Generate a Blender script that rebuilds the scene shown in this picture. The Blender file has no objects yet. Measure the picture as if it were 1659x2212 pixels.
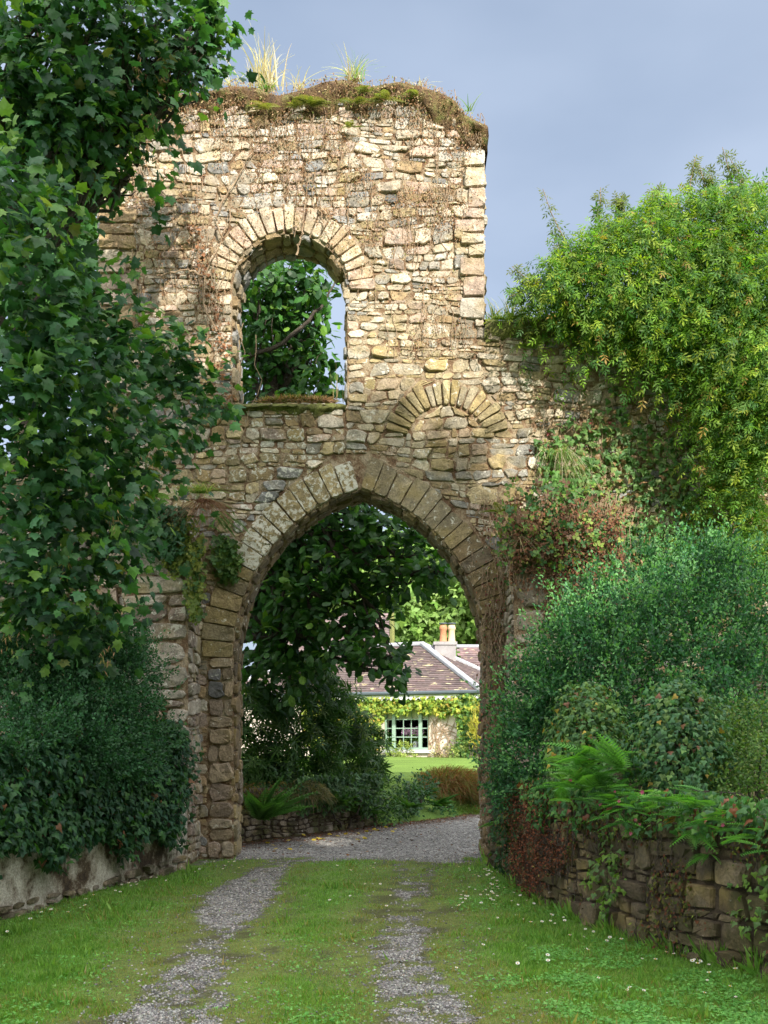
import bpy, math, random
import numpy as np
from mathutils import Vector, Matrix
from mathutils.geometry import tessellate_polygon

sc = bpy.context.scene
R = math.radians
# ------------------------------------------------------------------ camera
cam = bpy.data.cameras.new('camera'); camo = bpy.data.objects.new('camera', cam)
sc.collection.objects.link(camo); sc.camera = camo
camo.location = (0, 0, 1.6); camo.rotation_euler = (R(90), 0, 0)
cam.sensor_fit = 'HORIZONTAL'; cam.sensor_width = 36.0; cam.lens = 36.0 * 2200 / 1659
cam.shift_y = 484 / 1659; cam.clip_start = 0.1; cam.clip_end = 2000
# ------------------------------------------------------------------ sky, sun, exposure
SUN_EL, SUN_AZ = 29.0, 26.0            # azimuth: degrees to the right of straight behind the camera
w = bpy.data.worlds.new('World'); sc.world = w; w.use_nodes = True
nt = w.node_tree; N = nt.nodes; L = nt.links; N.clear()
out = N.new('ShaderNodeOutputWorld'); bg = N.new('ShaderNodeBackground'); bg.inputs['Strength'].default_value = 0.13
sky = N.new('ShaderNodeTexSky'); sky.sky_type = 'NISHITA'; sky.sun_disc = False
sky.sun_elevation = R(SUN_EL); sky.sun_rotation = R(180 - SUN_AZ); sky.dust_density = 2.0; sky.ozone_density = 2.0
tc = N.new('ShaderNodeTexCoord')
mp = N.new('ShaderNodeMapping'); mp.inputs['Scale'].default_value = (1.0, 1.0, 2.2)
cn = N.new('ShaderNodeTexNoise'); cn.inputs['Scale'].default_value = 1.7; cn.inputs['Detail'].default_value = 5; cn.inputs['Roughness'].default_value = .45
L.new(tc.outputs['Generated'], mp.inputs['Vector']); L.new(mp.outputs[0], cn.inputs['Vector'])
cr = N.new('ShaderNodeValToRGB')       # cloud veil: slate to pale grey-blue
cr.color_ramp.elements[0].position = .36; cr.color_ramp.elements[0].color = (1.45, 1.85, 2.55, 1)
cr.color_ramp.elements[1].position = .64; cr.color_ramp.elements[1].color = (2.7, 3.15, 3.9, 1)
L.new(cn.outputs['Fac'], cr.inputs[0])
# unseen brightening added overhead and behind the camera to lift ambient fill
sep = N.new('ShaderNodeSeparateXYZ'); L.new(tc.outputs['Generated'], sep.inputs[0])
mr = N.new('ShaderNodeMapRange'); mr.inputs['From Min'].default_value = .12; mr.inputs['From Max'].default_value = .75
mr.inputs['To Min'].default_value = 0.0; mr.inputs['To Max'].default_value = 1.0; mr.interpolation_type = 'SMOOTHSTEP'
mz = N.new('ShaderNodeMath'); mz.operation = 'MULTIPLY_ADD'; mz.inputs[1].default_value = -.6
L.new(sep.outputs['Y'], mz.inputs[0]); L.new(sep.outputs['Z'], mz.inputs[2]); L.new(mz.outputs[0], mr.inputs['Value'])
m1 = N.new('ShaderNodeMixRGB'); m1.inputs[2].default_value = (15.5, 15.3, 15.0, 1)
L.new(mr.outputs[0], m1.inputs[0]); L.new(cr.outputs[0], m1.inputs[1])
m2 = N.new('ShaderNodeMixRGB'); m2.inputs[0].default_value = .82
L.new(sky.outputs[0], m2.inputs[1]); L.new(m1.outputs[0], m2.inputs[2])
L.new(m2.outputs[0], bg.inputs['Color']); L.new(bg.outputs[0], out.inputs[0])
sun = bpy.data.lights.new('sun', 'SUN'); sun.energy = 4.7; sun.angle = R(.53); sun.color = (1.0, .925, .81)
so = bpy.data.objects.new('sun', sun); sc.collection.objects.link(so)
sdir = Vector((math.sin(R(SUN_AZ)) * math.cos(R(SUN_EL)), -math.cos(R(SUN_AZ)) * math.cos(R(SUN_EL)), math.sin(R(SUN_EL))))
so.rotation_euler = sdir.to_track_quat('Z', 'Y').to_euler(); so.location = (12, -25, 20)
vs = sc.view_settings; vs.view_transform = 'Standard'; vs.look = 'None'; vs.gamma = 1; vs.exposure = 0.85
sc.cycles.max_bounces = 6; sc.cycles.diffuse_bounces = 4; sc.cycles.transmission_bounces = 4; sc.cycles.use_denoising = True

# ------------------------------------------------------------------ helpers
rs = np.random.RandomState(11); random.seed(5)
F = 2200.0
def PX(px, Y): return (px - 829) * Y / F
def PZ(py, Y): return 1.6 + (1590 - py) * Y / F
def P(px, py, Y): return np.array([PX(px, Y), Y, PZ(py, Y)])
def G(px, py, z=0.0):
    Y = F * (1.6 - z) / (py - 1590); return np.array([PX(px, Y), Y, z])

def _h(ix, iy, iz, seed):
    n = (ix.astype(np.int64) * 374761393 + iy.astype(np.int64) * 668265263 + iz.astype(np.int64) * 2147483647 + seed * 1013904223) & 0xffffffff
    n = ((n ^ (n >> 13)) * 1274126177) & 0xffffffff
    return ((n ^ (n >> 16)) & 0xffff) / 65535.0
def vnoise(x, y, z=0.0, seed=0):
    x, y, z = np.broadcast_arrays(np.asarray(x, float), np.asarray(y, float), np.asarray(z, float))
    ix, iy, iz = np.floor(x).astype(np.int64), np.floor(y).astype(np.int64), np.floor(z).astype(np.int64)
    fx, fy, fz = x - ix, y - iy, z - iz
    fx, fy, fz = [f * f * (3 - 2 * f) for f in (fx, fy, fz)]
    def lp(a, b, t): return a + (b - a) * t
    c = [[[_h(ix + i, iy + j, iz + k, seed) for k in (0, 1)] for j in (0, 1)] for i in (0, 1)]
    return lp(lp(lp(c[0][0][0], c[0][0][1], fz), lp(c[0][1][0], c[0][1][1], fz), fy),
              lp(lp(c[1][0][0], c[1][0][1], fz), lp(c[1][1][0], c[1][1][1], fz), fy), fx)
def fbm(x, y, z=0.0, seed=0, o=3):
    s = 0; a = .5; t = 0
    for i in range(o):
        s = s + a * vnoise(np.asarray(x) * 2 ** i, np.asarray(y) * 2 ** i, np.asarray(z) * 2 ** i, seed + i); t += a; a *= .55
    return s / t
def sstep(a, b, x):
    t = np.clip((np.asarray(x, float) - a) / (b - a), 0, 1); return t * t * (3 - 2 * t)

class MB:
    def __init__(s): s.V = []; s.Fq = []; s.C = []; s.n = 0
    def add(s, V, faces, col=None):
        V = np.asarray(V, np.float32).reshape(-1, 3); s.V.append(V)
        for f in faces:
            f = np.asarray(f, np.int64)
            if f.size: s.Fq.append(f + s.n)
        c = np.zeros((len(V), 4), np.float32); c[:, :3] = .5
        if col is not None:
            col = np.asarray(col, np.float32)
            c[:, :col.shape[-1]] = col
        s.C.append(c); s.n += len(V); return s
    def build(s, name, mat, parent=None, smooth=False):
        V = np.concatenate(s.V); C = np.concatenate(s.C)
        me = bpy.data.meshes.new(name)
        me.vertices.add(len(V)); me.vertices.foreach_set('co', V.ravel())
        tot = np.concatenate([np.full(len(f), f.shape[1], np.int32) for f in s.Fq])
        idx = np.concatenate([f.ravel() for f in s.Fq]).astype(np.int32)
        st = np.concatenate([[0], np.cumsum(tot)[:-1]]).astype(np.int32)
        me.loops.add(len(idx)); me.loops.foreach_set('vertex_index', idx)
        me.polygons.add(len(tot)); me.polygons.foreach_set('loop_start', st); me.polygons.foreach_set('loop_total', tot)
        me.polygons.foreach_set('use_smooth', np.full(len(tot), smooth, bool))
        a = me.color_attributes.new('col', 'FLOAT_COLOR', 'POINT'); a.data.foreach_set('color', C.ravel())
        me.update(calc_edges=True); me.materials.append(mat)
        o = bpy.data.objects.new(name, me); sc.collection.objects.link(o)
        if parent is not None: o.parent = parent; o.matrix_parent_inverse = Matrix.Translation(-Vector(parent.location))
        return o
def tag(o, label, cat, group=None, kind=None):
    o['label'] = label; o['category'] = cat
    if group: o['group'] = group
    if kind: o['kind'] = kind
    return o
def thing(name, label, cat, loc=(0, 0, 0), group=None):
    o = bpy.data.objects.new(name, None); sc.collection.objects.link(o); o.location = loc; o.empty_display_size = .2
    return tag(o, label, cat, group)

def box(mb, x0, x1, y0, y1, z0, z1, col=None):
    V = [(x, y, z) for x in (x0, x1) for y in (y0, y1) for z in (z0, z1)]
    mb.add(V, [np.array([[0, 1, 3, 2], [4, 6, 7, 5], [0, 4, 5, 1], [2, 3, 7, 6], [0, 2, 6, 4], [1, 5, 7, 3]])], None if col is None else np.tile(col, (8, 1)))
def obox(mb, O, u, v, w, a, b, c, col=None):   # box on axes u,v,w with ranges a,b,c
    O, u, v, w = [np.asarray(q, float) for q in (O, u, v, w)]
    V = [O + u * x + v * y + w * z for x in a for y in b for z in c]
    mb.add(V, [np.array([[0, 1, 3, 2], [4, 6, 7, 5], [0, 4, 5, 1], [2, 3, 7, 6], [0, 2, 6, 4], [1, 5, 7, 3]])], None if col is None else np.tile(col, (8, 1)))
def tube(mb, pts, rad, sides=6, col=(.1, .07, .05)):
    pts = np.asarray(pts, float); n = len(pts); rad = np.broadcast_to(np.asarray(rad, float), (n,))
    T = np.gradient(pts, axis=0); T /= np.linalg.norm(T, axis=1, keepdims=True) + 1e-9
    ref = np.array([0.31, 0.2, .93]) if abs(T[:, 2]).mean() < .8 else np.array([1., .1, 0])
    A = np.cross(T, ref); A /= np.linalg.norm(A, axis=1, keepdims=True) + 1e-9; B = np.cross(T, A)
    th = np.arange(sides) * 2 * math.pi / sides
    V = pts[:, None] + (A[:, None] * np.cos(th)[None, :, None] + B[:, None] * np.sin(th)[None, :, None]) * rad[:, None, None]
    i = np.arange(n - 1)[:, None] * sides; j = np.arange(sides)[None]
    q = np.stack([i + j, i + (j + 1) % sides, i + sides + (j + 1) % sides, i + sides + j], -1).reshape(-1, 4)
    mb.add(V.reshape(-1, 3), [q, np.arange(sides)[None, ::-1], (np.arange(sides) + (n - 1) * sides)[None]], np.tile(col, (n * sides, 1)))
def limb(p0, p1, n=8, sag=0.0, wob=.05, rr=None):
    rr = rr or rs; p0, p1 = np.asarray(p0, float), np.asarray(p1, float); t = np.linspace(0, 1, n)[:, None]
    q = p0 + (p1 - p0) * t; q[:, 2] += sag * 4 * (t * (1 - t))[:, 0]
    k = rr.normal(0, wob, (n, 3)); k[0] = 0; k[-1] = 0; return q + k

# ------------------------------------------------------------------ materials
MATS = {}
def newmat(name):
    m = bpy.data.materials.new(name); m.use_nodes = True; nt = m.node_tree; nt.nodes.clear()
    o = nt.nodes.new('ShaderNodeOutputMaterial'); b = nt.nodes.new('ShaderNodeBsdfPrincipled'); nt.links.new(b.outputs[0], o.inputs[0])
    MATS[name] = m; return m, nt, b, o
def noise(nt, scale, detail=3, rough=.55, vec=None, dist=0):
    n = nt.nodes.new('ShaderNodeTexNoise'); n.inputs['Scale'].default_value = scale; n.inputs['Detail'].default_value = detail
    n.inputs['Roughness'].default_value = rough; n.inputs['Distortion'].default_value = dist
    if vec is not None: nt.links.new(vec, n.inputs['Vector'])
    return n.outputs['Fac']
def ramp(nt, fac, stops):
    r = nt.nodes.new('ShaderNodeValToRGB'); e = r.color_ramp.elements
    while len(e) < len(stops): e.new(.5)
    for i, (p, c) in enumerate(stops):
        e[i].position = p; e[i].color = (c, c, c, 1) if not hasattr(c, '__len__') else tuple(c) + (1,)
    nt.links.new(fac, r.inputs[0]); return r.outputs[0]
def mix(nt, fac, a, b, typ='MIX'):
    m = nt.nodes.new('ShaderNodeMixRGB'); m.blend_type = typ
    for i, v in enumerate((fac, a, b)):
        if hasattr(v, 'links') or hasattr(v, 'is_linked'): nt.links.new(v, m.inputs[i])
        elif hasattr(v, '__len__'): m.inputs[i].default_value = tuple(v) + (1,)
        else: m.inputs[i].default_value = v if i == 0 else (v, v, v, 1)
    return m.outputs[0]
def math_(nt, op, a, b=None, c=None):
    m = nt.nodes.new('ShaderNodeMath'); m.operation = op
    for i, v in enumerate((a, b, c)):
        if v is None: continue
        if hasattr(v, 'is_linked'): nt.links.new(v, m.inputs[i])
        else: m.inputs[i].default_value = v
    return m.outputs[0]
def attr(nt):
    a = nt.nodes.new('ShaderNodeAttribute'); a.attribute_name = 'col'; return a
def objco(nt): return nt.nodes.new('ShaderNodeTexCoord').outputs['Object']
def bump(nt, b, h, strength=.5, dist=.02):
    n = nt.nodes.new('ShaderNodeBump'); n.inputs['Strength'].default_value = strength; n.inputs['Distance'].default_value = dist
    nt.links.new(h, n.inputs['Height']); nt.links.new(n.outputs[0], b.inputs['Normal'])

def stone_mat(name, moss=0.0, mosscol=(.07, .075, .02), lich=0.0, lichcol=(.62, .61, .54)):
    m, nt, b, o = newmat(name); v = objco(nt); a = attr(nt)
    n1 = noise(nt, 9, 5, .65, v); n2 = noise(nt, 45, 4, .6, v)
    c = mix(nt, 1, a.outputs['Color'], ramp(nt, n1, [(.25, .58), (.5, 1.0), (.75, 1.4)]), 'MULTIPLY')
    c = mix(nt, 1, c, ramp(nt, n2, [(.3, .62), (.6, 1.18)]), 'MULTIPLY')
    oc = noise(nt, 3.1, 3, .5, v); c = mix(nt, ramp(nt, oc, [(.5, 0), (.72, .55)]), c, (.33, .25, .09))
    dk = noise(nt, 5.3, 5, .7, v); c = mix(nt, ramp(nt, dk, [(.55, 0), (.74, .65)]), c, (.09, .08, .065))
    ln = noise(nt, 14, 6, .72, v, .4); la = math_(nt, 'MULTIPLY_ADD', a.outputs['Alpha'], .17, ln)
    lf = ramp(nt, la, [(.63 - lich, 0), (.67 - lich, .85)])
    c = mix(nt, lf, c, lichcol)
    if moss:
        mn = noise(nt, 2.3, 6, .7, v); c = mix(nt, ramp(nt, mn, [(.62 - moss, 0), (.72 - moss, .9)]), c, mosscol)
    nt.links.new(c, b.inputs['Base Color']); b.inputs['Roughness'].default_value = .92
    mp = nt.nodes.new('ShaderNodeMapping'); mp.inputs['Scale'].default_value = (1.6, 1.6, .55); nt.links.new(v, mp.inputs[0])
    c = mix(nt, ramp(nt, noise(nt, 1.1, 5, .65, mp.outputs[0]), [(.47, 0), (.66, .5)]), c, mix(nt, 1, c, (.42, .34, .26), 'MULTIPLY')); nt.links.new(c, b.inputs['Base Color'])
    h = math_(nt, 'MULTIPLY_ADD', n2, .45, math_(nt, 'ADD', n1, math_(nt, 'MULTIPLY', noise(nt, 150, 2, .5, v), .12)))
    bump(nt, b, h, .8, .03); return m
stone_mat('wall_stone'); stone_mat('arch_stone'); stone_mat('damp_stone', moss=.16, mosscol=(.055, .05, .018)); stone_mat('garden_stone', moss=.16)

def mottled(name, stops, scale=6, rough=.95, bs=.6, bd=.03, detail=6, fine=60):
    m, nt, b, o = newmat(name); v = objco(nt); n1 = noise(nt, scale, detail, .68, v); n2 = noise(nt, fine, 4, .6, v)
    c = mix(nt, 1, ramp(nt, n1, stops), ramp(nt, n2, [(.3, .6), (.7, 1.35)]), 'MULTIPLY')
    nt.links.new(c, b.inputs['Base Color']); b.inputs['Roughness'].default_value = rough
    bump(nt, b, math_(nt, 'MULTIPLY_ADD', n2, .4, n1), bs, bd); return m
mottled('mortar', [(.3, (.09, .045, .025)), (.44, (.18, .11, .06)), (.54, (.31, .24, .155)), (.72, (.4, .34, .25))], 7, bs=1, bd=.05)
mottled('dark_joint', [(.3, (.03, .022, .014)), (.6, (.07, .05, .03)), (.75, (.05, .06, .015))], 5, bs=1, bd=.05)
mottled('soil_moss', [(.3, (.05, .03, .016)), (.45, (.12, .07, .03)), (.56, (.16, .13, .045)), (.7, (.11, .14, .03))], 6, bs=1, bd=.08)
mottled('sill_moss', [(.3, (.06, .04, .02)), (.5, (.12, .13, .03)), (.7, (.18, .2, .05))], 9, bs=1, bd=.05)
mottled('old_render', [(.38, (.035, .022, .013)), (.455, (.085, .058, .035)), (.5, (.24, .21, .165)), (.62, (.5, .47, .41))], 2.6, bs=.9, bd=.03)
mottled('plaster', [(.3, (.52, .45, .38)), (.7, (.68, .6, .53))], 2.0, bs=.3, bd=.01)
mottled('lead', [(.3, (.24, .25, .28)), (.7, (.36, .37, .41))], 4, rough=.6, bs=.1, bd=.01)
mottled('chimney_render', [(.3, (.2, .19, .195)), (.7, (.3, .285, .29))], 2, bs=.3)
mottled('terracotta', [(.3, (.36, .14, .07)), (.7, (.48, .23, .13))], 8, bs=.2)
mottled('buff_clay', [(.3, (.42, .33, .2)), (.7, (.55, .45, .3))], 8, bs=.2)
mottled('bark', [(.3, (.03, .024, .018)), (.7, (.1, .08, .06))], 12, bs=1, bd=.04)
mottled('dry_stem', [(.3, (.2, .13, .08)), (.7, (.36, .27, .18))], 12, bs=.3)
mottled('gutter_paint', [(.3, (.05, .07, .08)), (.7, (.07, .09, .11))], 3, rough=.4, bs=.05)
mottled('white_paint', [(.3, (.6, .6, .62)), (.7, (.72, .72, .74))], 3, rough=.5, bs=.05)
mottled('green_paint', [(.3, (.23, .34, .27)), (.7, (.28, .4, .32))], 3, rough=.45, bs=.05)
mottled('blind_cloth', [(.3, (.6, .57, .36)), (.7, (.7, .66, .44))], 3, bs=.1)
mottled('room_dark', [(.3, (.02, .016, .012)), (.7, (.05, .04, .03))], 2, bs=.1)
def slate(name):
    m, nt, b, o = newmat(name); v = objco(nt); a = attr(nt)
    n1 = noise(nt, 1.4, 5, .6, v); n2 = noise(nt, 9, 4, .6, v)
    c = mix(nt, 1, a.outputs['Color'], ramp(nt, n1, [(.3, .7), (.7, 1.25)]), 'MULTIPLY')
    c = mix(nt, 1, c, ramp(nt, n2, [(.3, .75), (.7, 1.2)]), 'MULTIPLY')
    mp = nt.nodes.new('ShaderNodeMapping'); mp.inputs['Scale'].default_value = (1.1, 1.1, 4.5); nt.links.new(v, mp.inputs[0])
    ln = noise(nt, 2.1, 4, .6, mp.outputs[0], .5); c = mix(nt, ramp(nt, ln, [(.61, 0), (.64, .85)]), c, (.5, .45, .26))
    nt.links.new(c, b.inputs['Base Color']); b.inputs['Roughness'].default_value = .8; bump(nt, b, n2, .3, .01); return m
slate('slate')
m, nt, b, o = newmat('window_glass'); b.inputs['Base Color'].default_value = (.9, .95, .95, 1); b.inputs['Roughness'].default_value = .03
b.inputs['Transmission Weight'].default_value = 1; b.inputs['IOR'].default_value = 1.02
def leaf_mat(name, trans=.35, rough=.5, spec=.35, tint=(1.25, 1.35, .5), vein=.15):
    m, nt, b, o = newmat(name); a = attr(nt); v = objco(nt)
    c = mix(nt, 1, a.outputs['Color'], ramp(nt, noise(nt, 25, 2, .5, v), [(.3, 1 - vein), (.7, 1 + vein)]), 'MULTIPLY')
    nt.links.new(c, b.inputs['Base Color']); b.inputs['Roughness'].default_value = rough; b.inputs['Specular IOR Level'].default_value = spec
    t = nt.nodes.new('ShaderNodeBsdfTranslucent'); tcol = mix(nt, 1, c, tint, 'MULTIPLY'); nt.links.new(tcol, t.inputs[0])
    s = nt.nodes.new('ShaderNodeMixShader'); s.inputs[0].default_value = trans
    nt.links.new(b.outputs[0], s.inputs[1]); nt.links.new(t.outputs[0], s.inputs[2]); nt.links.new(s.outputs[0], o.inputs[0]); return m
leaf_mat('leaf'); leaf_mat('waxy_leaf', .34, .5, .3); leaf_mat('thin_leaf', .5, .55, .3); leaf_mat('dry_leaf', .2, .9, .1, (1, 1, 1)); leaf_mat('petal', .3, .7, .2, (1, 1, 1), .03)

# ------------------------------------------------------------------ leaves
def fan(outl, c, zc=0.0, tipz=-.12):
    V = [(c[0], c[1], zc)] + [(x, y, tipz * (x * x + (y - .4) ** 2) * 2) for x, y in outl]
    n = len(outl); return np.array(V), np.array([[0, i + 1, (i + 1) % n + 1] for i in range(n)])
def mir(h): return h + [(-x, y) for x, y in h[::-1] if x > 1e-6]
SYC = fan(mir([(0, .02), (.26, -.1), (.32, .08), (.56, .2), (.42, .36), (.6, .66), (.34, .6), (.22, .74), (0, 1.05)]), (0, .3), .05)
IVY = fan(mir([(0, .05), (.3, -.08), (.52, .2), (.28, .42), (.0, 1.0)]), (0, .3), .05)
def blade_tpl(wd, z=.05, fat=.45):
    V = np.array([(0, 0, 0), (wd * .5, fat * .6, -z), (wd * .5 * .9, fat * 1.4, -z * 1.5), (0, 1, -z * 3), (-wd * .5 * .9, fat * 1.4, -z * 1.5), (-wd * .5, fat * .6, -z), (0, fat, 0)])
    return V, np.array([[0, 1, 6], [1, 2, 6], [2, 3, 6], [3, 4, 6], [4, 5, 6], [5, 0, 6]])
MAG = blade_tpl(.56, .04, .56); LAN = blade_tpl(.3, .04, .4)
RHO = (np.array([(0, 0, 0), (.28, .5, -.04), (0, 1, -.02), (-.28, .5, -.04)]), np.array([[0, 1, 2, 3]]))
THIN = (np.array([(0, 0, 0), (.09, .45, -.02), (0, 1, -.15), (-.09, .45, -.02)]), np.array([[0, 1, 2, 3]]))
def multi(tpl, angs, lens, droop=.2):
    V0, F0 = tpl; V = []; Fs = []
    for k, (a, l) in enumerate(zip(angs, lens)):
        ca, sa = math.cos(R(a)), math.sin(R(a)); v = V0 * l
        v = np.stack([v[:, 0] * ca + v[:, 1] * sa, -v[:, 0] * sa + v[:, 1] * ca, v[:, 2] - droop * v[:, 1] ** 2], 1)
        V.append(v); Fs.append(F0 + k * len(V0))
    return np.concatenate(V), np.concatenate(Fs)
TRI = multi(RHO, (-65, 0, 65), (.7, 1, .7)); PENT = multi(blade_tpl(.28, .03), (-100, -50, 0, 50, 100), (.55, .8, 1, .8, .55), .3)
CLV = multi((np.array([(0, 0, 0), (.42, .4, 0), (.3, .85, .05), (-.3, .85, .05), (-.42, .4, 0)]), np.array([[0, 1, 2, 3, 4]])), (0, 120, 240), (1, 1, 1), 0)
WHORL = multi(MAG, (-110, -50, 5, 60, 115), (.8, .95, 1, .9, .85), .18)
_v = []; _f = []
for _k, (_y, _a, _l) in enumerate([(.3, -70, .42), (.3, 70, .42), (.6, -55, .45), (.6, 55, .45), (.75, 0, .5)]):
    _a = R(_a); _q = np.array([(0, 0), (.17, .5), (0, 1), (-.17, .5)]) * _l * 1.1
    _v += [(x * math.cos(_a) + y * math.sin(_a), _y + -x * math.sin(_a) + y * math.cos(_a), -.25 * (_y + .5 * y) ** 2 - .25 * y) for x, y in _q]; _f.append([_k * 4, _k * 4 + 1, _k * 4 + 2, _k * 4 + 3])
_v += [(-.012, 0, 0), (.012, 0, 0), (.01, .8, -.16), (-.01, .8, -.16)]; _f.append([20, 21, 22, 23]); PINN = (np.array(_v), np.array(_f))
def pinnate(n=14, curl=.35, wd=.36):
    V = []; Fs = []; k = 0
    for i in range(n):
        t = (i + .6) / n; ln = wd * math.sin(math.pi * min(1, (t * .86 + .14))) ** .7 * (1.05 - t * .6)
        y = t; z = -curl * t * t
        for s in (-1, 1):
            w_ = .3 / n
            V += [(0, y - w_, z), (s * ln * .5, y - w_ * .4 + ln * .1, z - .01), (s * ln, y + ln * .28, z - .05), (s * ln * .5, y + w_ * 1.2 + ln * .1, z - .01), (0, y + w_ * .6, z)]
            Fs.append([k, k + 1, k + 2, k + 3, k + 4]); k += 5
    V += [(-.006, 0, 0), (.006, 0, 0), (.004, .5, -curl * .25), (0, 1, -curl), (-.004, .5, -curl * .25)]; Fs.append([k, k + 1, k + 2, k + 3, k + 4])
    return np.array(V), np.array(Fs)
FROND = pinnate()
FROND2 = pinnate(16, .3, .22)

def nrm(a): return a / (np.linalg.norm(a, axis=-1, keepdims=True) + 1e-9)
def scatter(mb, tpl, Pn, axis, normal, size, col, fold=None):
    V0, F0 = tpl; n = len(Pn); m = len(V0)
    y = nrm(np.asarray(axis, float)); z = np.asarray(normal, float); z = nrm(z - (z * y).sum(-1, keepdims=True) * y); x = np.cross(y, z)
    size = np.broadcast_to(np.asarray(size, float), (n,))
    V = Pn[:, None] + size[:, None, None] * (V0[None, :, 0:1] * x[:, None] + V0[None, :, 1:2] * y[:, None] + V0[None, :, 2:3] * z[:, None])
    Fx = (np.arange(n)[:, None, None] * m + F0[None]).reshape(-1, F0.shape[1])
    C = np.repeat(np.asarray(col, np.float32)[:, None, :], m, 1).reshape(n * m, -1)
    mb.add(V.reshape(-1, 3), [Fx], C)
def leafcols(rr, n, pal, wts, var=.2, group=None):
    pal = np.array(pal); w_ = np.array(wts, float); w_ /= w_.sum()
    idx = rr.choice(len(pal), n, p=w_); c = pal[idx] * (1 + rr.uniform(-var, var, (n, 1))) * (1 + rr.uniform(-.06, .06, (n, 3)))
    return np.clip(c, 0, 1)
def foliage(mb, rr, clumps, dens, per, tw, tpl, size, pal, wts, droop=.35, upn=.7, jit=.5, shell=.6, back=.5, grp_var=.25, szv=.3, young=None, lump=.12, lf=3.0, lvar=(1, 1), thk=.22, upd=.15):
    """clumps: rows cx,cy,cz,rx,ry,rz ; dens sprays per m2 of clump surface ; per leaves on a spray ; tw its length"""
    for c in clumps:
        cx, cy, cz, rx, ry, rz = c; area = 4 * math.pi * ((rx * ry) ** 1.6 / 3 + (rx * rz) ** 1.6 / 3 + (ry * rz) ** 1.6 / 3) ** (1 / 1.6)
        n = max(3, int(area * dens)); o = nrm(rr.normal(0, 1, (n, 3)))
        keep = (o[:, 1] < .25) | (rr.rand(n) < back); o = o[keep]; n = len(o)
        if not n: continue
        r = rr.uniform(shell, 1.05, (n, 1)) ** .8 + lump * (vnoise(o[:, 0] * lf + cx * 5, o[:, 2] * lf + cz * 5, o[:, 1] * lf, 3)[:, None] - .5) * 2
        p = np.array([cx, cy, cz]) + o * r * np.array([rx, ry, rz])
        d = nrm(o + rr.normal(0, .45, (n, 3)) + np.array([0, 0, upd]))
        k = rr.rand(n, per, 1) * rr.uniform(lvar[0], lvar[1], (n, 1, 1)); pos = p[:, None] + d[:, None] * k * tw + rr.normal(0, thk * tw, (n, per, 3))
        pos[..., 2] -= droop * tw * k[..., 0] ** 2
        side = rr.normal(0, 1, (n, per, 3)) * jit
        ax = nrm(d[:, None] * .8 + side + np.array([0, 0, -droop]))
        nm = nrm(np.array([0, 0, upn]) + o[:, None] * .55 + np.array([0.05, -.25, 0]) + rr.normal(0, .38, (n, per, 3)))
        g = 1 + rr.uniform(-grp_var, grp_var, (n, 1, 1))
        N_ = n * per
        col = leafcols(rr, N_, pal, wts).reshape(n, per, 3) * g
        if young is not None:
            yk = (rr.rand(n, 1, 1) < young[0]) & (k > .6); col = np.where(yk, np.array(young[1]), col)  # lighter tip colour: new growth, and painted sunlit tips on the box bushes
        sz = size * (1 + rr.uniform(-szv, szv, N_))
        scatter(mb, tpl, pos.reshape(-1, 3), ax.reshape(-1, 3), nm.reshape(-1, 3), sz, np.clip(col.reshape(-1, 3), 0, 1))
def clump(px, py, Y, r, ry=None, rz=None):
    p = P(px, py, Y); s = Y / F; return [p[0], p[1], p[2], r * s, (ry if ry else r * s), (rz * s if rz else r * s)]
# ------------------------------------------------------------------ masonry
CREAM, PALE, OCHRE, PINK, GREY, BROWN = (.47, .41, .32), (.42, .39, .34), (.36, .29, .17), (.41, .32, .26), (.24, .24, .235), (.29, .21, .12)
def pal_upper(c, rr):
    n = len(c); k = rr.rand(n)
    base = np.array([CREAM, PALE, PINK, GREY, OCHRE, BROWN]); lo = np.clip((7.6 - c[:, 1]) / 2.5, 0, 1)
    wts = np.array([.40, .26, .13, .10, .07, .04])[None] * (1 - lo[:, None]) + np.array([.18, .14, .06, .16, .30, .16])[None] * lo[:, None]
    cs = np.cumsum(wts, 1); idx = (k[:, None] > cs).sum(1).clip(0, 5)
    col = base[idx] * (1 + rr.uniform(-.36, .26, (n, 1)))
    yel = np.exp(-(((c[:, 0] - .6) / 1.3) ** 2 + ((c[:, 1] - 6.0) / 1.1) ** 2))[:, None]
    col = col * (1 - .45 * yel) + np.array([.34, .27, .13]) * .45 * yel
    li = .15 + .5 * np.exp(-(((c[:, 0] + 1.3) / 1.0) ** 2 + ((c[:, 1] - 5.0) / .9) ** 2)) + rr.uniform(-.35, .25, n)
    return np.concatenate([np.clip(col, 0, 1), li[:, None]], 1)
def pal_fixed(base, var=.22, lich=0.0, alt=()):
    def f(c, rr):
        n = len(c); cols = np.array([base] + list(alt)); col = cols[rr.randint(0, len(cols), n)] * (1 + rr.uniform(-var, var, (n, 1)))
        return np.concatenate([np.clip(col, 0, 1), (lich + rr.uniform(-.25, .25, n))[:, None]], 1)
    return f
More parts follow.
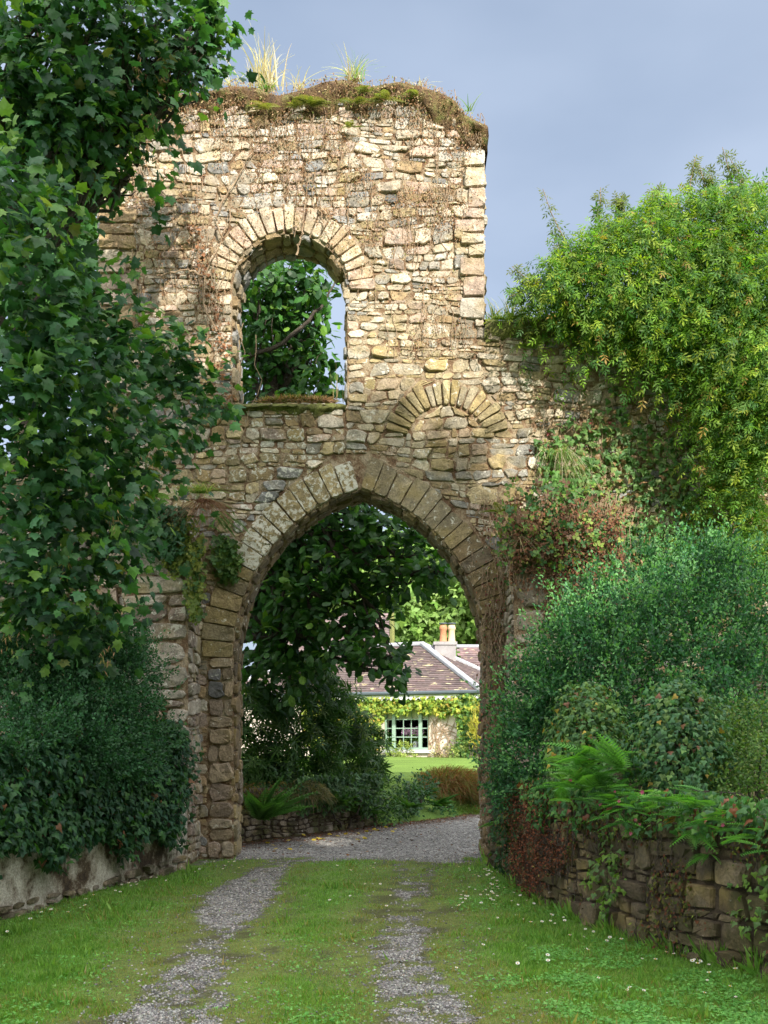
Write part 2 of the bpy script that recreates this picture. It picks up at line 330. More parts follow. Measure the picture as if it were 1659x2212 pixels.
def outline(q, rr, rough=.07, corner=.14, pl=.14):
    """q (N,4,2) corner quads -> (N,12,2)"""
    pts = []
    for k in range(4):
        a, b_ = q[:, k], q[:, (k + 1) % 4]
        for t in (corner, .5, 1 - corner):
            pts.append(a + (b_ - a) * t)
    p = np.stack(pts, 1); ctr = q.mean(1, keepdims=True)
    L1 = np.linalg.norm(q[:, 1] - q[:, 0], axis=-1); L2 = np.linalg.norm(q[:, 2] - q[:, 1], axis=-1); s = np.minimum(L1, L2)[:, None, None]
    cor = np.zeros(12); cor[[0, 2, 3, 5, 6, 8, 9, 11]] = 1
    pull = rr.uniform(.0, pl, (len(q), 12, 1)) * cor[None, :, None]
    return p + (ctr - p) * pull + rr.normal(0, 1, p.shape) * s * rough * .45
def add_stones(mb, q, mapfn, pal, rr, gap=.007, h=(.02, .06), rough=.07, flat=.88, tilt=.5, zoff=0.0, corner=.14, pl=.14):
    q = np.asarray(q, float)
    if not len(q): return
    n = len(q); ctr = q.mean(1); col = pal(ctr, rr)
    e = np.stack([np.linalg.norm(q[:, 1] - q[:, 0], axis=-1), np.linalg.norm(q[:, 2] - q[:, 1], axis=-1)], 1).min(1)
    ol = outline(q, rr, rough, corner, pl); c = ctr[:, None]
    sh = 1 - 2 * gap / np.maximum(e, .03); sh = np.clip(sh, .6, .99)[:, None, None]
    ol = c + (ol - c) * sh
    hh = (rr.uniform(h[0], h[1], n) * np.clip(e / .12, .5, 1.3))[:, None]
    rel = ol - c; tl = rr.normal(0, tilt, (n, 2)) * .12
    r2 = c + rel * .965; r3 = c + rel * flat * rr.uniform(.93, 1.0, (n, 12, 1))
    d1 = np.full((n, 12), -.03 + zoff); d2 = hh * .72 + (rel * tl[:, None]).sum(-1) + rr.normal(0, .08, (n, 12)) * hh + zoff
    d3 = hh * 1.0 + (rel * tl[:, None]).sum(-1) * flat + rr.normal(0, .12, (n, 12)) * hh + zoff
    dc = hh[:, :1] * rr.uniform(.95, 1.2, (n, 1)) + zoff
    U = np.concatenate([ol[..., 0], r2[..., 0], r3[..., 0], c[..., 0]], 1); Vv = np.concatenate([ol[..., 1], r2[..., 1], r3[..., 1], c[..., 1]], 1)
    D = np.concatenate([d1, d2, d3, dc], 1)
    W = mapfn(U, Vv, D); i = np.arange(12); j = (i + 1) % 12
    qf = np.concatenate([np.stack([i, j, j + 12, i + 12], 1), np.stack([i + 12, j + 12, j + 24, i + 24], 1)]); tf = np.stack([i + 24, j + 24, np.full(12, 36)], 1)
    off = np.arange(n)[:, None, None] * 37
    mb.add(W.reshape(-1, 3), [(qf[None] + off).reshape(-1, 4), (tf[None] + off).reshape(-1, 3)], np.repeat(col[:, None], 37, 1).reshape(-1, col.shape[1]))
def courses(fn, v0, v1, hr, wr, rr, wav=.03, split=.15, thin=.24, lift=(.2, .36), chunk=(.35, 1.3)):
    """snecked rubble: lifts cut into chunks, each chunk coursed on its own; fn(v) -> free intervals at height v"""
    qs = []; v = v0
    def wv(u, vv): return wav * (math.sin(u * 1.7 + vv * 3) + .7 * math.sin(u * 4.1 + vv * 5 + 1))
    while v < v1 - .02:
        H = rr.uniform(*lift)
        if v + H > v1 - .1: H = v1 - v
        m_ = fn(v + H / 2)
        for ii, (m0, m1) in enumerate(m_):
            ends = [f_[ii] for f_ in (fn(v + .003), m_, fn(v + H - .003)) if len(f_) == len(m_)]
            m0, m1 = min(e[0] for e in ends), max(e[1] for e in ends)
            if m1 - m0 < .03: continue
            cs = [m0]
            while cs[-1] < m1:
                c = cs[-1] + rr.uniform(*chunk); cs.append(m1 if m1 - c < .25 else c)
            for c0, c1 in zip(cs[:-1], cs[1:]):
                hs = [0.0]
                while hs[-1] < 1:
                    h = (rr.uniform(.035, .06) if rr.rand() < thin else rr.uniform(hr[0], hr[1]) * rr.uniform(.85, 1.25)) / H; x = hs[-1] + h; hs.append(1.0 if 1 - x < .045 / H else x)
                for t0, t1 in zip(hs[:-1], hs[1:]):
                    va, vb = v + t0 * H, v + t1 * H; A, B = fn(va + .003), fn(vb - .003); mm = fn((va + vb) / 2); h = vb - va
                    if not (len(A) == len(B) == len(m_)):
                        if len(mm) != len(m_): continue
                        A = B = mm
                    (a0, a1), (b0, b1) = A[ii], B[ii]; cuts = [c0]
                    while cuts[-1] < c1:
                        x = cuts[-1] + rr.uniform(*wr) * (.7 + h * 3.2); cuts.append(c1 if c1 - x < wr[0] * .8 else x)
                    for k in range(len(cuts) - 1):
                        s0 = 0 if k == 0 else sk1; sk1 = rr.normal(0, .022) if k < len(cuts) - 2 else 0
                        ub0, ub1 = np.clip([cuts[k] + s0, cuts[k + 1] + sk1], a0, a1); ut0, ut1 = np.clip([cuts[k] - s0, cuts[k + 1] - sk1], b0, b1)
                        if (ub1 - ub0) + (ut1 - ut0) < .07: continue
                        if min(ub1 - ub0, ut1 - ut0) < .015: ub1, ut1 = max(ub1, ub0 + .015), max(ut1, ut0 + .015)
                        Q = np.array([(ub0, va + wv(ub0, va)), (ub1, va + wv(ub1, va)), (ut1, vb + wv(ut1, vb)), (ut0, vb + wv(ut0, vb))])
                        if h > .13 and rr.rand() < split:
                            f = rr.uniform(.35, .65); l = Q[0] + (Q[3] - Q[0]) * f; r_ = Q[1] + (Q[2] - Q[1]) * (f + rr.uniform(-.12, .12)); qs += [np.array([Q[0], Q[1], r_, l]), np.array([l, r_, Q[2], Q[3]])]
                        else: qs.append(Q)
        v += H
    return np.array(qs)
def plane_map(O, t, n):
    O, t, n = [np.asarray(a, float) for a in (O, t, n)]
    def f(u, v, d): return O + u[..., None] * t + v[..., None] * np.array([0, 0, 1.]) + d[..., None] * n
    return f
def slab(mb, outer, holes, y0, y1):
    """outline in (x,z) with holes, extruded from y0 to y1"""
    loops = [[Vector((x, z, 0)) for x, z in lp] for lp in [outer] + holes]
    tris = tessellate_polygon(loops); pts = np.array([(p.x, p.y) for lp in loops for p in lp]); n = len(pts)
    V = np.concatenate([np.stack([pts[:, 0], np.full(n, y), pts[:, 1]], 1) for y in (y0, y1)])
    tri = np.array(tris); Fs = [tri, tri[:, ::-1] + n]; k = 0; q = []
    for lp in loops:
        m_ = len(lp); q += [[k + i, k + (i + 1) % m_, k + (i + 1) % m_ + n, k + i + n] for i in range(m_)]; k += m_
    mb.add(V, Fs + [np.array(q)])

Y0 = 13.4; TH = .70                      # face of the gatehouse and its thickness
AXL, AXR, AZS = -1.979, 1.346, 2.635; ARAD = 2.30; ATH = .42
ACL, ACR = AXL + ARAD, AXR - ARAD; AMID = (AXL + AXR) / 2
WXL, WXR, WZS, WSILL = -1.998, -.481, 7.45, 5.98; WC = (WXL + WXR) / 2; WR = (WXR - WXL) / 2; WTH = .36
BX, BZ, BRI, BRO = .822, 5.425, .50, .86; TXL, TXR = -3.75, 1.316; CZT = 7.02
toppx = [(200, 222), (335, 212), (400, 206), (450, 200), (500, 188), (545, 192), (600, 210), (650, 198), (700, 180), (740, 175), (800, 190), (860, 180), (910, 190), (960, 208), (985, 222), (1000, 250), (1045, 272), (1060, 280)]
TX = np.array([(p[0] - 829) / 164.2 for p in toppx]); TZ = np.array([1.6 + (1590 - p[1]) / 164.2 for p in toppx])
def top_z(x): return np.interp(x, TX, TZ)
def arch_half(z, r):
    dz = z - AZS
    if dz < 0: return AXL - (r - ARAD), AXR + (r - ARAD)
    if dz >= r: return None
    s = math.sqrt(r * r - dz * dz); a, b_ = ACL - s, ACR + s
    return (a, b_) if a < b_ else None
def sub(iv, cut):
    o = []
    for a, b_ in iv:
        if cut[1] <= a or cut[0] >= b_: o.append((a, b_)); continue
        if cut[0] > a: o.append((a, cut[0]))
        if cut[1] < b_: o.append((cut[1], b_))
    return o
def face_iv(z):
    x1 = TXR if z > CZT else 6.4
    iv = [(TXL, x1)]
    h = arch_half(z, ARAD + (ATH if z > AZS else .34))
    if h: iv = sub(iv, h)
    if WSILL < z:
        if z < WZS: iv = sub(iv, (WXL, WXR))
        elif z < WZS + WR + WTH:
            s = math.sqrt((WR + WTH) ** 2 - (z - WZS) ** 2); iv = sub(iv, (WC - s, WC + s))
    zb0 = BZ + BRO * math.sin(R(14))
    if zb0 < z < BZ + BRO:
        dz = z - BZ; wo = math.sqrt(BRO ** 2 - dz ** 2)
        if dz < BRI:
            wi = math.sqrt(BRI ** 2 - dz ** 2); iv = sub(iv, (BX - wo, BX - wi)); iv = sub(iv, (BX + wi, BX + wo))
        else: iv = sub(iv, (BX - wo, BX + wo))
    return iv
rr = np.random.RandomState(3)
gate = thing('ruined_gatehouse', 'tall ruined rubble stone gatehouse with a pointed carriage arch and an arched window opening above', 'ruin', (-.3, Y0, 0))
# rubble core with its openings
arc = []
for k in range(25):
    a = math.pi - (math.pi - math.acos((AMID - ACL) / ARAD)) * k / 24; arc.append((ACL + ARAD * math.cos(a), AZS + ARAD * math.sin(a)))
arc_r = [(AXL + AXR - x, z) for x, z in arc[:-1]][::-1]
prof = [(AXL, -.3)] + arc + arc_r + [(AXR, -.3)]
tops = [(x, top_z(x) - .12) for x in np.linspace(TXR - .03, TXL + .03, 60)]
outer = prof + [(6.4, -.3), (6.4, CZT - .06), (TXR - .03, CZT - .06)] + tops + [(TXL + .03, -.3)]
whole = [(WXL, WSILL - .03)] + [(WC - WR * math.cos(math.pi * k / 24), WZS + WR * math.sin(math.pi * k / 24)) for k in range(25)] + [(WXR, WSILL - .03)]
mb = MB(); slab(mb, outer, [whole], Y0, Y0 + TH); mb.build('rubble_core', MATS['mortar'], gate)
# face stones
front = plane_map((0, Y0, 0), (1, 0, 0), (0, -1, 0)); back = plane_map((0, Y0 + TH, 0), (1, 0, 0), (0, 1, 0))
brk = [0, AZS, AZS + math.sqrt((ARAD + ATH) ** 2 - (ARAD - (AXR - AXL) / 2) ** 2) + .01, BZ + BRO * math.sin(R(14)), BZ + BRI, WSILL, BZ + BRO, CZT, WZS, WZS + WR + WTH, 10.4]
brk = sorted(brk)
mb = MB(); Q = []
for a, b_ in zip(brk[:-1], brk[1:]):
    if b_ - a < .05: continue
    hr = (.07, .17) if a > 4.4 else (.08, .19); Q.append(courses(face_iv, a, b_, hr, (.10, .33), rr))
Q = np.concatenate(Q); c = Q.mean(1); keep = (c[:, 0] > 1.3) | (Q[:, :, 1].max(1) < top_z(c[:, 0]) - .05)
add_stones(mb, Q[keep], front, pal_upper, rr, gap=.0045, h=(.004, .036), rough=.15, tilt=.8, corner=.12, pl=.14)
def corner(z0, z1, x0, x1): return [[(x0, z0), (x1, z0), (x1, z1), (x0, z1)]]
quo = []
z = CZT + .05
while z < 9.25:                          # larger quoins up the right-hand corner, standing a little proud
    h = rr.uniform(.1, .34); quo += corner(z, min(z + h, 9.5), TXR - rr.uniform(.22, .5), TXR + .02); z += h
add_stones(mb, quo, front, pal_fixed(CREAM, .15, .2, (PALE, PINK)), rr, h=(.04, .055), rough=.05, flat=.94, corner=.08, pl=.06)
quo = []; z = .2
while z < 9.3:
    h = rr.uniform(.12, .32); quo += corner(z, z + h, TXL - .02, TXL + rr.uniform(.25, .55)); z += h
add_stones(mb, quo, front, pal_fixed(PINK, .2, .0, (BROWN, CREAM)), rr, h=(.04, .055), rough=.05, flat=.94, corner=.08, pl=.06)
mb.build('masonry_face', MATS['wall_stone'], gate)
mb = MB()
Qs = courses(lambda z: [(0, TH)], CZT, 9.5, (.08, .2), (.14, .4), rr)
add_stones(mb, Qs, plane_map((TXR - .03, Y0, 0), (0, 1, 0), (1, 0, 0)), pal_upper, rr)
Qs = courses(lambda z: [(0, TH)], 0, 9.6, (.08, .2), (.14, .4), rr)
add_stones(mb, Qs, plane_map((TXL + .03, Y0, 0), (0, 1, 0), (-1, 0, 0)), pal_upper, rr)
Qs = np.concatenate([courses(lambda z: [iv for iv in face_iv(z)], a, b_, (.1, .24), (.2, .5), rr) for a, b_ in zip(brk[:-1], brk[1:]) if b_ - a > .05])
c = Qs.mean(1); Qs = Qs[(c[:, 0] > 1.3) | (c[:, 1] < top_z(c[:, 0]) - .18)]; add_stones(mb, Qs, back, pal_upper, rr)
mb.build('side_and_rear_stones', MATS['wall_stone'], gate)
# voussoirs
def ring(cx, cz, ri, ro, a0, a1, n, jitter=.12, slim=0.0):
    A = np.linspace(a0, a1, n + 1) + np.r_[0, rr.uniform(-jitter, jitter, n - 1), 0] * (a1 - a0) / n; out_ = []
    for k in range(n):
        e = rr.uniform(-.03, .05)
        out_.append([(cx + ri * math.cos(A[k]), cz + ri * math.sin(A[k])), (cx + (ro + e) * math.cos(A[k]), cz + (ro + e) * math.sin(A[k])),
                     (cx + (ro + e) * math.cos(A[k + 1]), cz + (ro + e) * math.sin(A[k + 1])), (cx + ri * math.cos(A[k + 1]), cz + ri * math.sin(A[k + 1]))])
    return out_
aend = math.acos((AMID - ACL) / ARAD)
lv = ring(ACL, AZS, ARAD, ARAD + ATH, math.pi, aend, 15); rv = ring(ACR, AZS, ARAD, ARAD + ATH, 0, math.pi - aend, 16)
jl = []; jr = []; z = 0.0
while z < AZS - .05:
    h = rr.uniform(.12, .3); z1 = min(z + h, AZS); z1 = AZS if AZS - z1 < .08 else z1
    if rr.rand() < .35: s = rr.uniform(.3, .6); jl += corner(z, z1, AXL - .34, AXL - .34 * s) + corner(z, z1, AXL - .34 * s, AXL)
    else: jl += corner(z, z1, AXL - .34, AXL)
    z = z1
z = 0.0
while z < AZS - .05:
    h = rr.uniform(.2, .45); z1 = min(z + h, AZS); z1 = AZS if AZS - z1 < .1 else z1; jr += corner(z, z1, AXR, AXR + .34); z = z1
def pal_arch(c, rr):
    n = len(c); col = np.array([(.27, .215, .11), (.31, .245, .13), (.24, .2, .125)])[rr.randint(0, 3, n)] * (1 + rr.uniform(-.16, .16, (n, 1)))
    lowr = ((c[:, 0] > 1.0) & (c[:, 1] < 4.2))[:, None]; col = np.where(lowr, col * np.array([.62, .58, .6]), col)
    li = np.where((c[:, 0] < -.35) & (c[:, 1] > 3.9), .85, .15) + rr.uniform(-.2, .2, n)
    return np.concatenate([col, li[:, None]], 1)
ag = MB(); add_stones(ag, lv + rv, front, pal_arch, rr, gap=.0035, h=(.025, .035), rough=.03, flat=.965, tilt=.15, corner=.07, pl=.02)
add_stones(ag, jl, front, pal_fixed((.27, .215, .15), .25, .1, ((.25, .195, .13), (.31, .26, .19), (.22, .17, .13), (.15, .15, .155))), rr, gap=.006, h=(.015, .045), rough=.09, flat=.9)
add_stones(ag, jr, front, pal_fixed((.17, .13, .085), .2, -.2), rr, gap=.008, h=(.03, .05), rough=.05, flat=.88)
# stones lining the reveal and the soffit
PR = np.array(prof); seg = np.r_[0, np.cumsum(np.linalg.norm(np.diff(PR, axis=0), axis=1))]
def reveal_map(PR, seg, yb, sgn=1):
    def f(u, v, d):
        x = np.interp(u, seg, PR[:, 0]); z_ = np.interp(u, seg, PR[:, 1])
        x2 = np.interp(u + .04, seg, PR[:, 0]); z2 = np.interp(u + .04, seg, PR[:, 1]); x1_ = np.interp(u - .04, seg, PR[:, 0]); z1_ = np.interp(u - .04, seg, PR[:, 1])
        tx, tz = x2 - x1_, z2 - z1_; l = np.hypot(tx, tz) + 1e-9; nx, nz = tz / l, -tx / l
        return np.stack([x + nx * d, yb + v, z_ + nz * d], -1)
    return f
Qr = courses(lambda v: [(.3, seg[-1] - .3)], -.015, TH, (.15, .3), (.09, .22), rr, wav=.01, split=0, chunk=(.2, .5))
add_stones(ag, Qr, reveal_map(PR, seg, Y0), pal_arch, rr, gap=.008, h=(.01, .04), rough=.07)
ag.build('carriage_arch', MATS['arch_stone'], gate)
wg = MB(); wv_ = ring(WC, WZS, WR, WR + WTH, math.pi, 0, 21)
add_stones(wg, wv_, front, pal_fixed((.44, .36, .27), .15, .15, ((.42, .32, .25), (.46, .4, .3))), rr, gap=.009, h=(.03, .045), rough=.035, flat=.95, tilt=.2, corner=.09, pl=.05)
WP = np.array(whole); wseg = np.r_[0, np.cumsum(np.linalg.norm(np.diff(WP, axis=0), axis=1))]
Qr = courses(lambda v: [(.05, wseg[-1] - .05)], -.015, TH, (.15, .3), (.09, .2), rr, wav=.01, split=0, chunk=(.2, .5))
add_stones(wg, Qr, reveal_map(WP, wseg, Y0), pal_fixed((.3, .25, .17), .2, 0, (BROWN, GREY)), rr, gap=.01, h=(.01, .05), rough=.08)
wg.build('window_arch', MATS['wall_stone'], gate)
bgm = MB(); add_stones(bgm, ring(BX, BZ, BRI, BRO, R(166), R(14), 17), front, pal_fixed((.31, .26, .15), .2, .1, ((.3, .26, .18), (.33, .26, .13))), rr, gap=.009, h=(.03, .05), rough=.05, flat=.93, tilt=.3, corner=.09, pl=.06)
bgm.build('blind_arch', MATS['wall_stone'], gate)
# piers standing forward on either side of the arch
def pier(name, x0, x1, yf, zt, pal, hr, wr, seed):
    r2 = np.random.RandomState(seed); e = thing; o = bpy.data.objects.new(name, None); sc.collection.objects.link(o)
    m_ = MB(); box(m_, x0 + .02, x1 - .02, yf, Y0 + .02, -.3, zt); core = m_.build('pier_core', MATS['mortar'], gate)
    bpy.data.objects.remove(o); m_ = MB()
    add_stones(m_, courses(lambda z: [(x0, x1)], 0, zt, hr, wr, r2, wav=.008, split=.1, thin=.05, lift=(.3, .6), chunk=(.8, 2)), plane_map((0, yf, 0), (1, 0, 0), (0, -1, 0)), pal, r2, h=(.03, .07), rough=.06, flat=.86)
    for xs, sg in ((x0 + .02, -1), (x1 - .02, 1)):
        add_stones(m_, courses(lambda z: [(0, Y0 - yf)], 0, zt, (.08, .22), (.14, .4), r2), plane_map((xs, yf, 0), (0, 1, 0), (sg, 0, 0)), pal, r2, h=(.015, .045), rough=.08)
    return m_.build(name, MATS['wall_stone'], gate)
pier('projecting_pier', -3.25, -2.42, 12.66, 4.1, pal_fixed((.25, .22, .18), .25, .3, ((.3, .265, .22), (.21, .165, .135), (.33, .3, .25))), (.14, .34), (.3, .6), 4)
pier('projecting_pier', 1.60, 3.0, 12.68, 3.85, pal_fixed((.36, .32, .26), .15, .1, ((.3, .26, .2), (.4, .37, .31))), (.35, .6), (.5, .9), 5)
# curtain wall running off to the left, set a little back
m_ = MB(); box(m_, -8.5, TXL - .05, Y0 + .25, Y0 + .85, -.3, 5.2); m_.build('left_wall_core', MATS['mortar'], gate)
m_ = MB(); add_stones(m_, courses(lambda z: [(-8.5, TXL - .05)], 0, 5.25, (.08, .2), (.12, .4), rr), plane_map((0, Y0 + .25, 0), (1, 0, 0), (0, -1, 0)), pal_fixed((.26, .22, .17), .25, .0, ((.2, .18, .16), (.3, .22, .15))), rr)
m_.build('left_wall_face', MATS['wall_stone'], gate)
# soil and moss caps
def cap(name, xs, zs, y0, y1, seed, mat, sk=.32, thick=.14, over=.1):
    r2 = np.random.RandomState(seed); n = len(xs); D = y1 - y0
    base = [(-.01, -sk), (-over * .6, -sk * .75), (-over, -sk * .45), (-over * 1.1, -sk * .2), (-over * .7, 0), (0, .05 * thick / .14), (D * .25, thick * .5), (D * .5, thick * .7), (D * .75, thick * .4), (D + .03, 0), (D + over, -.15), (D + .01, -.35)]
    V = []
    for i, (x, z_) in enumerate(zip(xs, zs)):
        for k, (dy, dz) in enumerate(base):
            nn = fbm(x * 5, k * .9, seed, seed, 4) - .5; n2 = fbm(x * 19, k * 1.7, 1, seed + 9, 3) - .5
            dzz = dz * (1 + (.9 * (fbm(x * 2.1, 3, 0, seed + 2) - .5) * 2 if k < 3 else 0))
            V.append((x + n2 * .06, y0 + dy + (nn * .16 + n2 * .07) * (.3 if k in (0, 11) else 1), z_ + dzz + nn * .1 + n2 * .07))
    m = len(base); q = [[i * m + k, (i + 1) * m + k, (i + 1) * m + k + 1, i * m + k + 1] for i in range(n - 1) for k in range(m - 1)]
    mm = MB(); mm.add(V, [np.array(q), np.array([list(range(m))[::-1], [(n - 1) * m + k for k in range(m)]])]); return mm.build(name, MATS[mat], gate, True)
xs = np.linspace(TXL - .02, TXR + .05, 150); cap('soil_cap', xs, top_z(xs) - .03, Y0, Y0 + TH, 21, 'soil_moss')
xs = np.linspace(TXR, 6.4, 120); cap('soil_cap', xs, CZT + .06 + .06 * np.sin(xs * 3), Y0, Y0 + TH, 22, 'sill_moss', .22)
xs = np.linspace(-2.42, WXR - .02, 60); cap('moss_sill', xs, WSILL - .04 + .0 * xs, Y0, Y0 + TH, 23, 'sill_moss', .1, .1, .07)
xs = np.linspace(-3.25, -2.42, 30); cap('moss_cap', xs, 4.1 + .0 * xs, 12.66, Y0, 24, 'soil_moss', .2, .1, .08)
xs = np.linspace(1.58, 3.0, 40); cap('moss_cap', xs, 3.85 + .0 * xs, 12.68, Y0, 25, 'soil_moss', .25, .12, .1)

# ------------------------------------------------------------------ boundary walls in front
def path_map(poly, side):
    Pp = np.array(poly, float); s = np.r_[0, np.cumsum(np.linalg.norm(np.diff(Pp, axis=0), axis=1))]
    ss = np.linspace(0, s[-1], 200); x = np.interp(ss, s, Pp[:, 0]); y = np.interp(ss, s, Pp[:, 1])
    kern = np.hanning(21); kern /= kern.sum(); xp = np.convolve(np.pad(x, 10, 'edge'), kern, 'valid'); yp = np.convolve(np.pad(y, 10, 'edge'), kern, 'valid')
    xp[:5] = x[:5]; yp[:5] = y[:5]
    tx, ty = np.gradient(xp), np.gradient(yp); l = np.hypot(tx, ty); tx /= l; ty /= l
    def f(u, v, d):
        X = np.interp(u, ss, xp); Y = np.interp(u, ss, yp); a = np.interp(u, ss, tx); b_ = np.interp(u, ss, ty)
        return np.stack([X + side * b_ * d, Y - side * a * d, v + 0 * X], -1)
    f.length = s[-1]; return f
def path_slab(mb, f, h, th, z0=-.3, n=80, hn=None):
    u = np.linspace(0, f.length, n); hh = h + (hn(u) if hn else 0) + 0 * u
    prof_ = [(0, None)]; V = []
    for i in range(n):
        row = [(0., z0), (0., hh[i] * .5), (0., hh[i] - .03), (-.05, hh[i]), (-th + .05, hh[i]), (-th, hh[i] - .03), (-th, z0)]
        for d, v in row: V.append(f(np.array(u[i]), np.array(v), np.array(d)))
    m = 7; q = [[i * m + k, (i + 1) * m + k, (i + 1) * m + k + 1, i * m + k + 1] for i in range(n - 1) for k in range(m - 1)]
    mb.add(np.array(V), [np.array(q), np.array([list(range(m))[::-1], [(n - 1) * m + k for k in range(m)]])])
RW = path_map([(1.36, 12.72), (1.39, 11.5), (1.55, 9.78), (1.92, 8.04), (2.31, 7.26), (2.62, 6.6), (3.3, 5.4), (4.2, 4.2)], 1)
LW = path_map([(-2.44, 12.64), (-3.36, 8.9), (-4.0, 6.3), (-4.7, 3.8)], -1)
p_ = RW(np.array(3.0), np.array(0.), np.array(1.0)); assert p_[0] < 1.5, p_
p_ = LW(np.array(3.0), np.array(0.), np.array(1.0)); assert p_[0] > -2.9, p_
rwall = thing('rubble_wall', 'low mossy dark rubble stone wall curving along the right side of the drive', 'wall', (2.2, 8.5, 0))
m_ = MB(); path_slab(m_, RW, 1.02, .5); m_.build('wall_core', MATS['dark_joint'], rwall)
m_ = MB(); r2 = np.random.RandomState(8)
add_stones(m_, courses(lambda z: [(0.02, RW.length)], -.06, 1.02, (.11, .22), (.11, .28), r2, wav=.03, thin=.12, lift=(.25, .4)), RW, pal_fixed((.085, .063, .036), .28, -.3, ((.11, .083, .05), (.06, .045, .028), (.125, .098, .06))), r2, gap=.007, h=(.02, .06), rough=.08, flat=.9, tilt=1.0, corner=.1, pl=.09)
m_.build('wall_stones', MATS['damp_stone'], rwall)
lwall = thing('rendered_wall', 'low roughcast wall with flaking pale render and dark moss stains along the left verge', 'wall', (-3.3, 9, 0))
m_ = MB(); path_slab(m_, LW, 1.55, .45); o = m_.build('wall_body', MATS['old_render'], lwall)
m_ = MB(); r2 = np.random.RandomState(9)
add_stones(m_, courses(lambda z: [(0.02, LW.length)], -.08, .12, (.07, .12), (.15, .5), r2), LW, pal_fixed((.2, .16, .12), .25, 0, ((.26, .22, .18),)), r2, gap=.012, h=(.02, .06), rough=.1)
m_.build('footing_stones', MATS['damp_stone'], lwall)
# ------------------------------------------------------------------ terrain
BA, BB = np.array([-2.05, 15.6]), np.array([2.16, 21.7]); BD = (BB - BA) / np.linalg.norm(BB - BA); BN = np.array([-BD[1], BD[0]])
def sdist(x, y): return (np.asarray(x) - BA[0]) * BN[0] + (np.asarray(y) - BA[1]) * BN[1]
def ground_h(x, y):
    x = np.asarray(x, float); y = np.asarray(y, float); s = sdist(x, y); wdt = .15 + 1.3 * sstep(-.2, 1.2, x)
    lift = .76 * np.clip((s - .12) / wdt, 0, 1); lift = lift * sstep(14.3, 14.5, y)
    und = (fbm(x * .5, y * .5, 0, 5) - .5) * .10 * sstep(2, 5, y) * (1 - sstep(26, 30, y)) + (fbm(x * 2.2, y * 2.2, 0, 6) - .5) * .03
    far = sstep(60, 200, y) * 6
    return lift + und * (1 - .7 * grav(x, y)) - .02 + far
def polyd(x, y, pts):
    best = np.full(np.shape(x), 1e9); wbest = np.zeros(np.shape(x)); ib = np.zeros(np.shape(x))
    for (a, b_) in zip(pts[:-1], pts[1:]):
        ax, ay, aw, ai = a; bx, by, bw, bi = b_; dx, dy = bx - ax, by - ay
        t = np.clip(((x - ax) * dx + (y - ay) * dy) / (dx * dx + dy * dy), 0, 1)
        d = np.hypot(x - ax - t * dx, y - ay - t * dy); m = d < best
        best = np.where(m, d, best); wbest = np.where(m, aw + (bw - aw) * t, wbest); ib = np.where(m, ai + (bi - ai) * t, ib)
    return best, wbest, ib
def gp(px, py, w_, i): g = G(px, py); return (g[0], g[1], w_, i)
LT = [gp(650, 1845, .35, .6), gp(590, 1868, .24, .7), gp(555, 1895, .28, 1.05), gp(515, 1935, .36, 1.2), gp(482, 1985, .26, .92), gp(465, 2020, .17, .58), gp(430, 2080, .23, .6), gp(395, 2140, .3, .66), gp(350, 2230, .36, .76)]
RT = [gp(900, 1850, .4, .5), gp(893, 1900, .22, .54), gp(880, 1960, .2, .58), gp(868, 2040, .25, .76), gp(875, 2090, .23, .7), gp(905, 2150, .26, .74), gp(940, 2220, .28, .82)]
def grav(x, y):
    x = np.asarray(x, float); y = np.asarray(y, float); g = np.zeros(np.broadcast(x, y).shape)
    nz = fbm(x * 2.6, y * 2.6, 0, 31, 4) - .5; nf = fbm(x * 9, y * 9, 0, 41, 3) - .5
    for T in (LT, RT):
        d, w_, i = polyd(x, y, T); g = np.maximum(g, sstep(.3, 1.0, i * (1 - sstep(.5, 1.5, d / w_ + nz * .8)) + nz * .85 + nf * 1.15))
    s = sdist(x, y); far = sstep(12.9, 13.5, y + nz * 1.5 + nf * .7) * (1 - sstep(-.25, .0, s + nf * .2)); g = np.maximum(g, far)
    g = np.where(y > 14, far * (1 + nf * .4), g)
    return np.clip(g, 0, 1)
def worn(x, y):                          # olive, mossy turf beside and between the ruts
    d1, w1, _ = polyd(x, y, LT); d2, w2, _ = polyd(x, y, RT); d = np.minimum(d1, d2)
    return (1 - sstep(.15, 1.05, d + (fbm(x * 1.8, y * 1.8, 0, 51) - .5) * .7)) * (1 - .3 * sstep(9, 12, y))
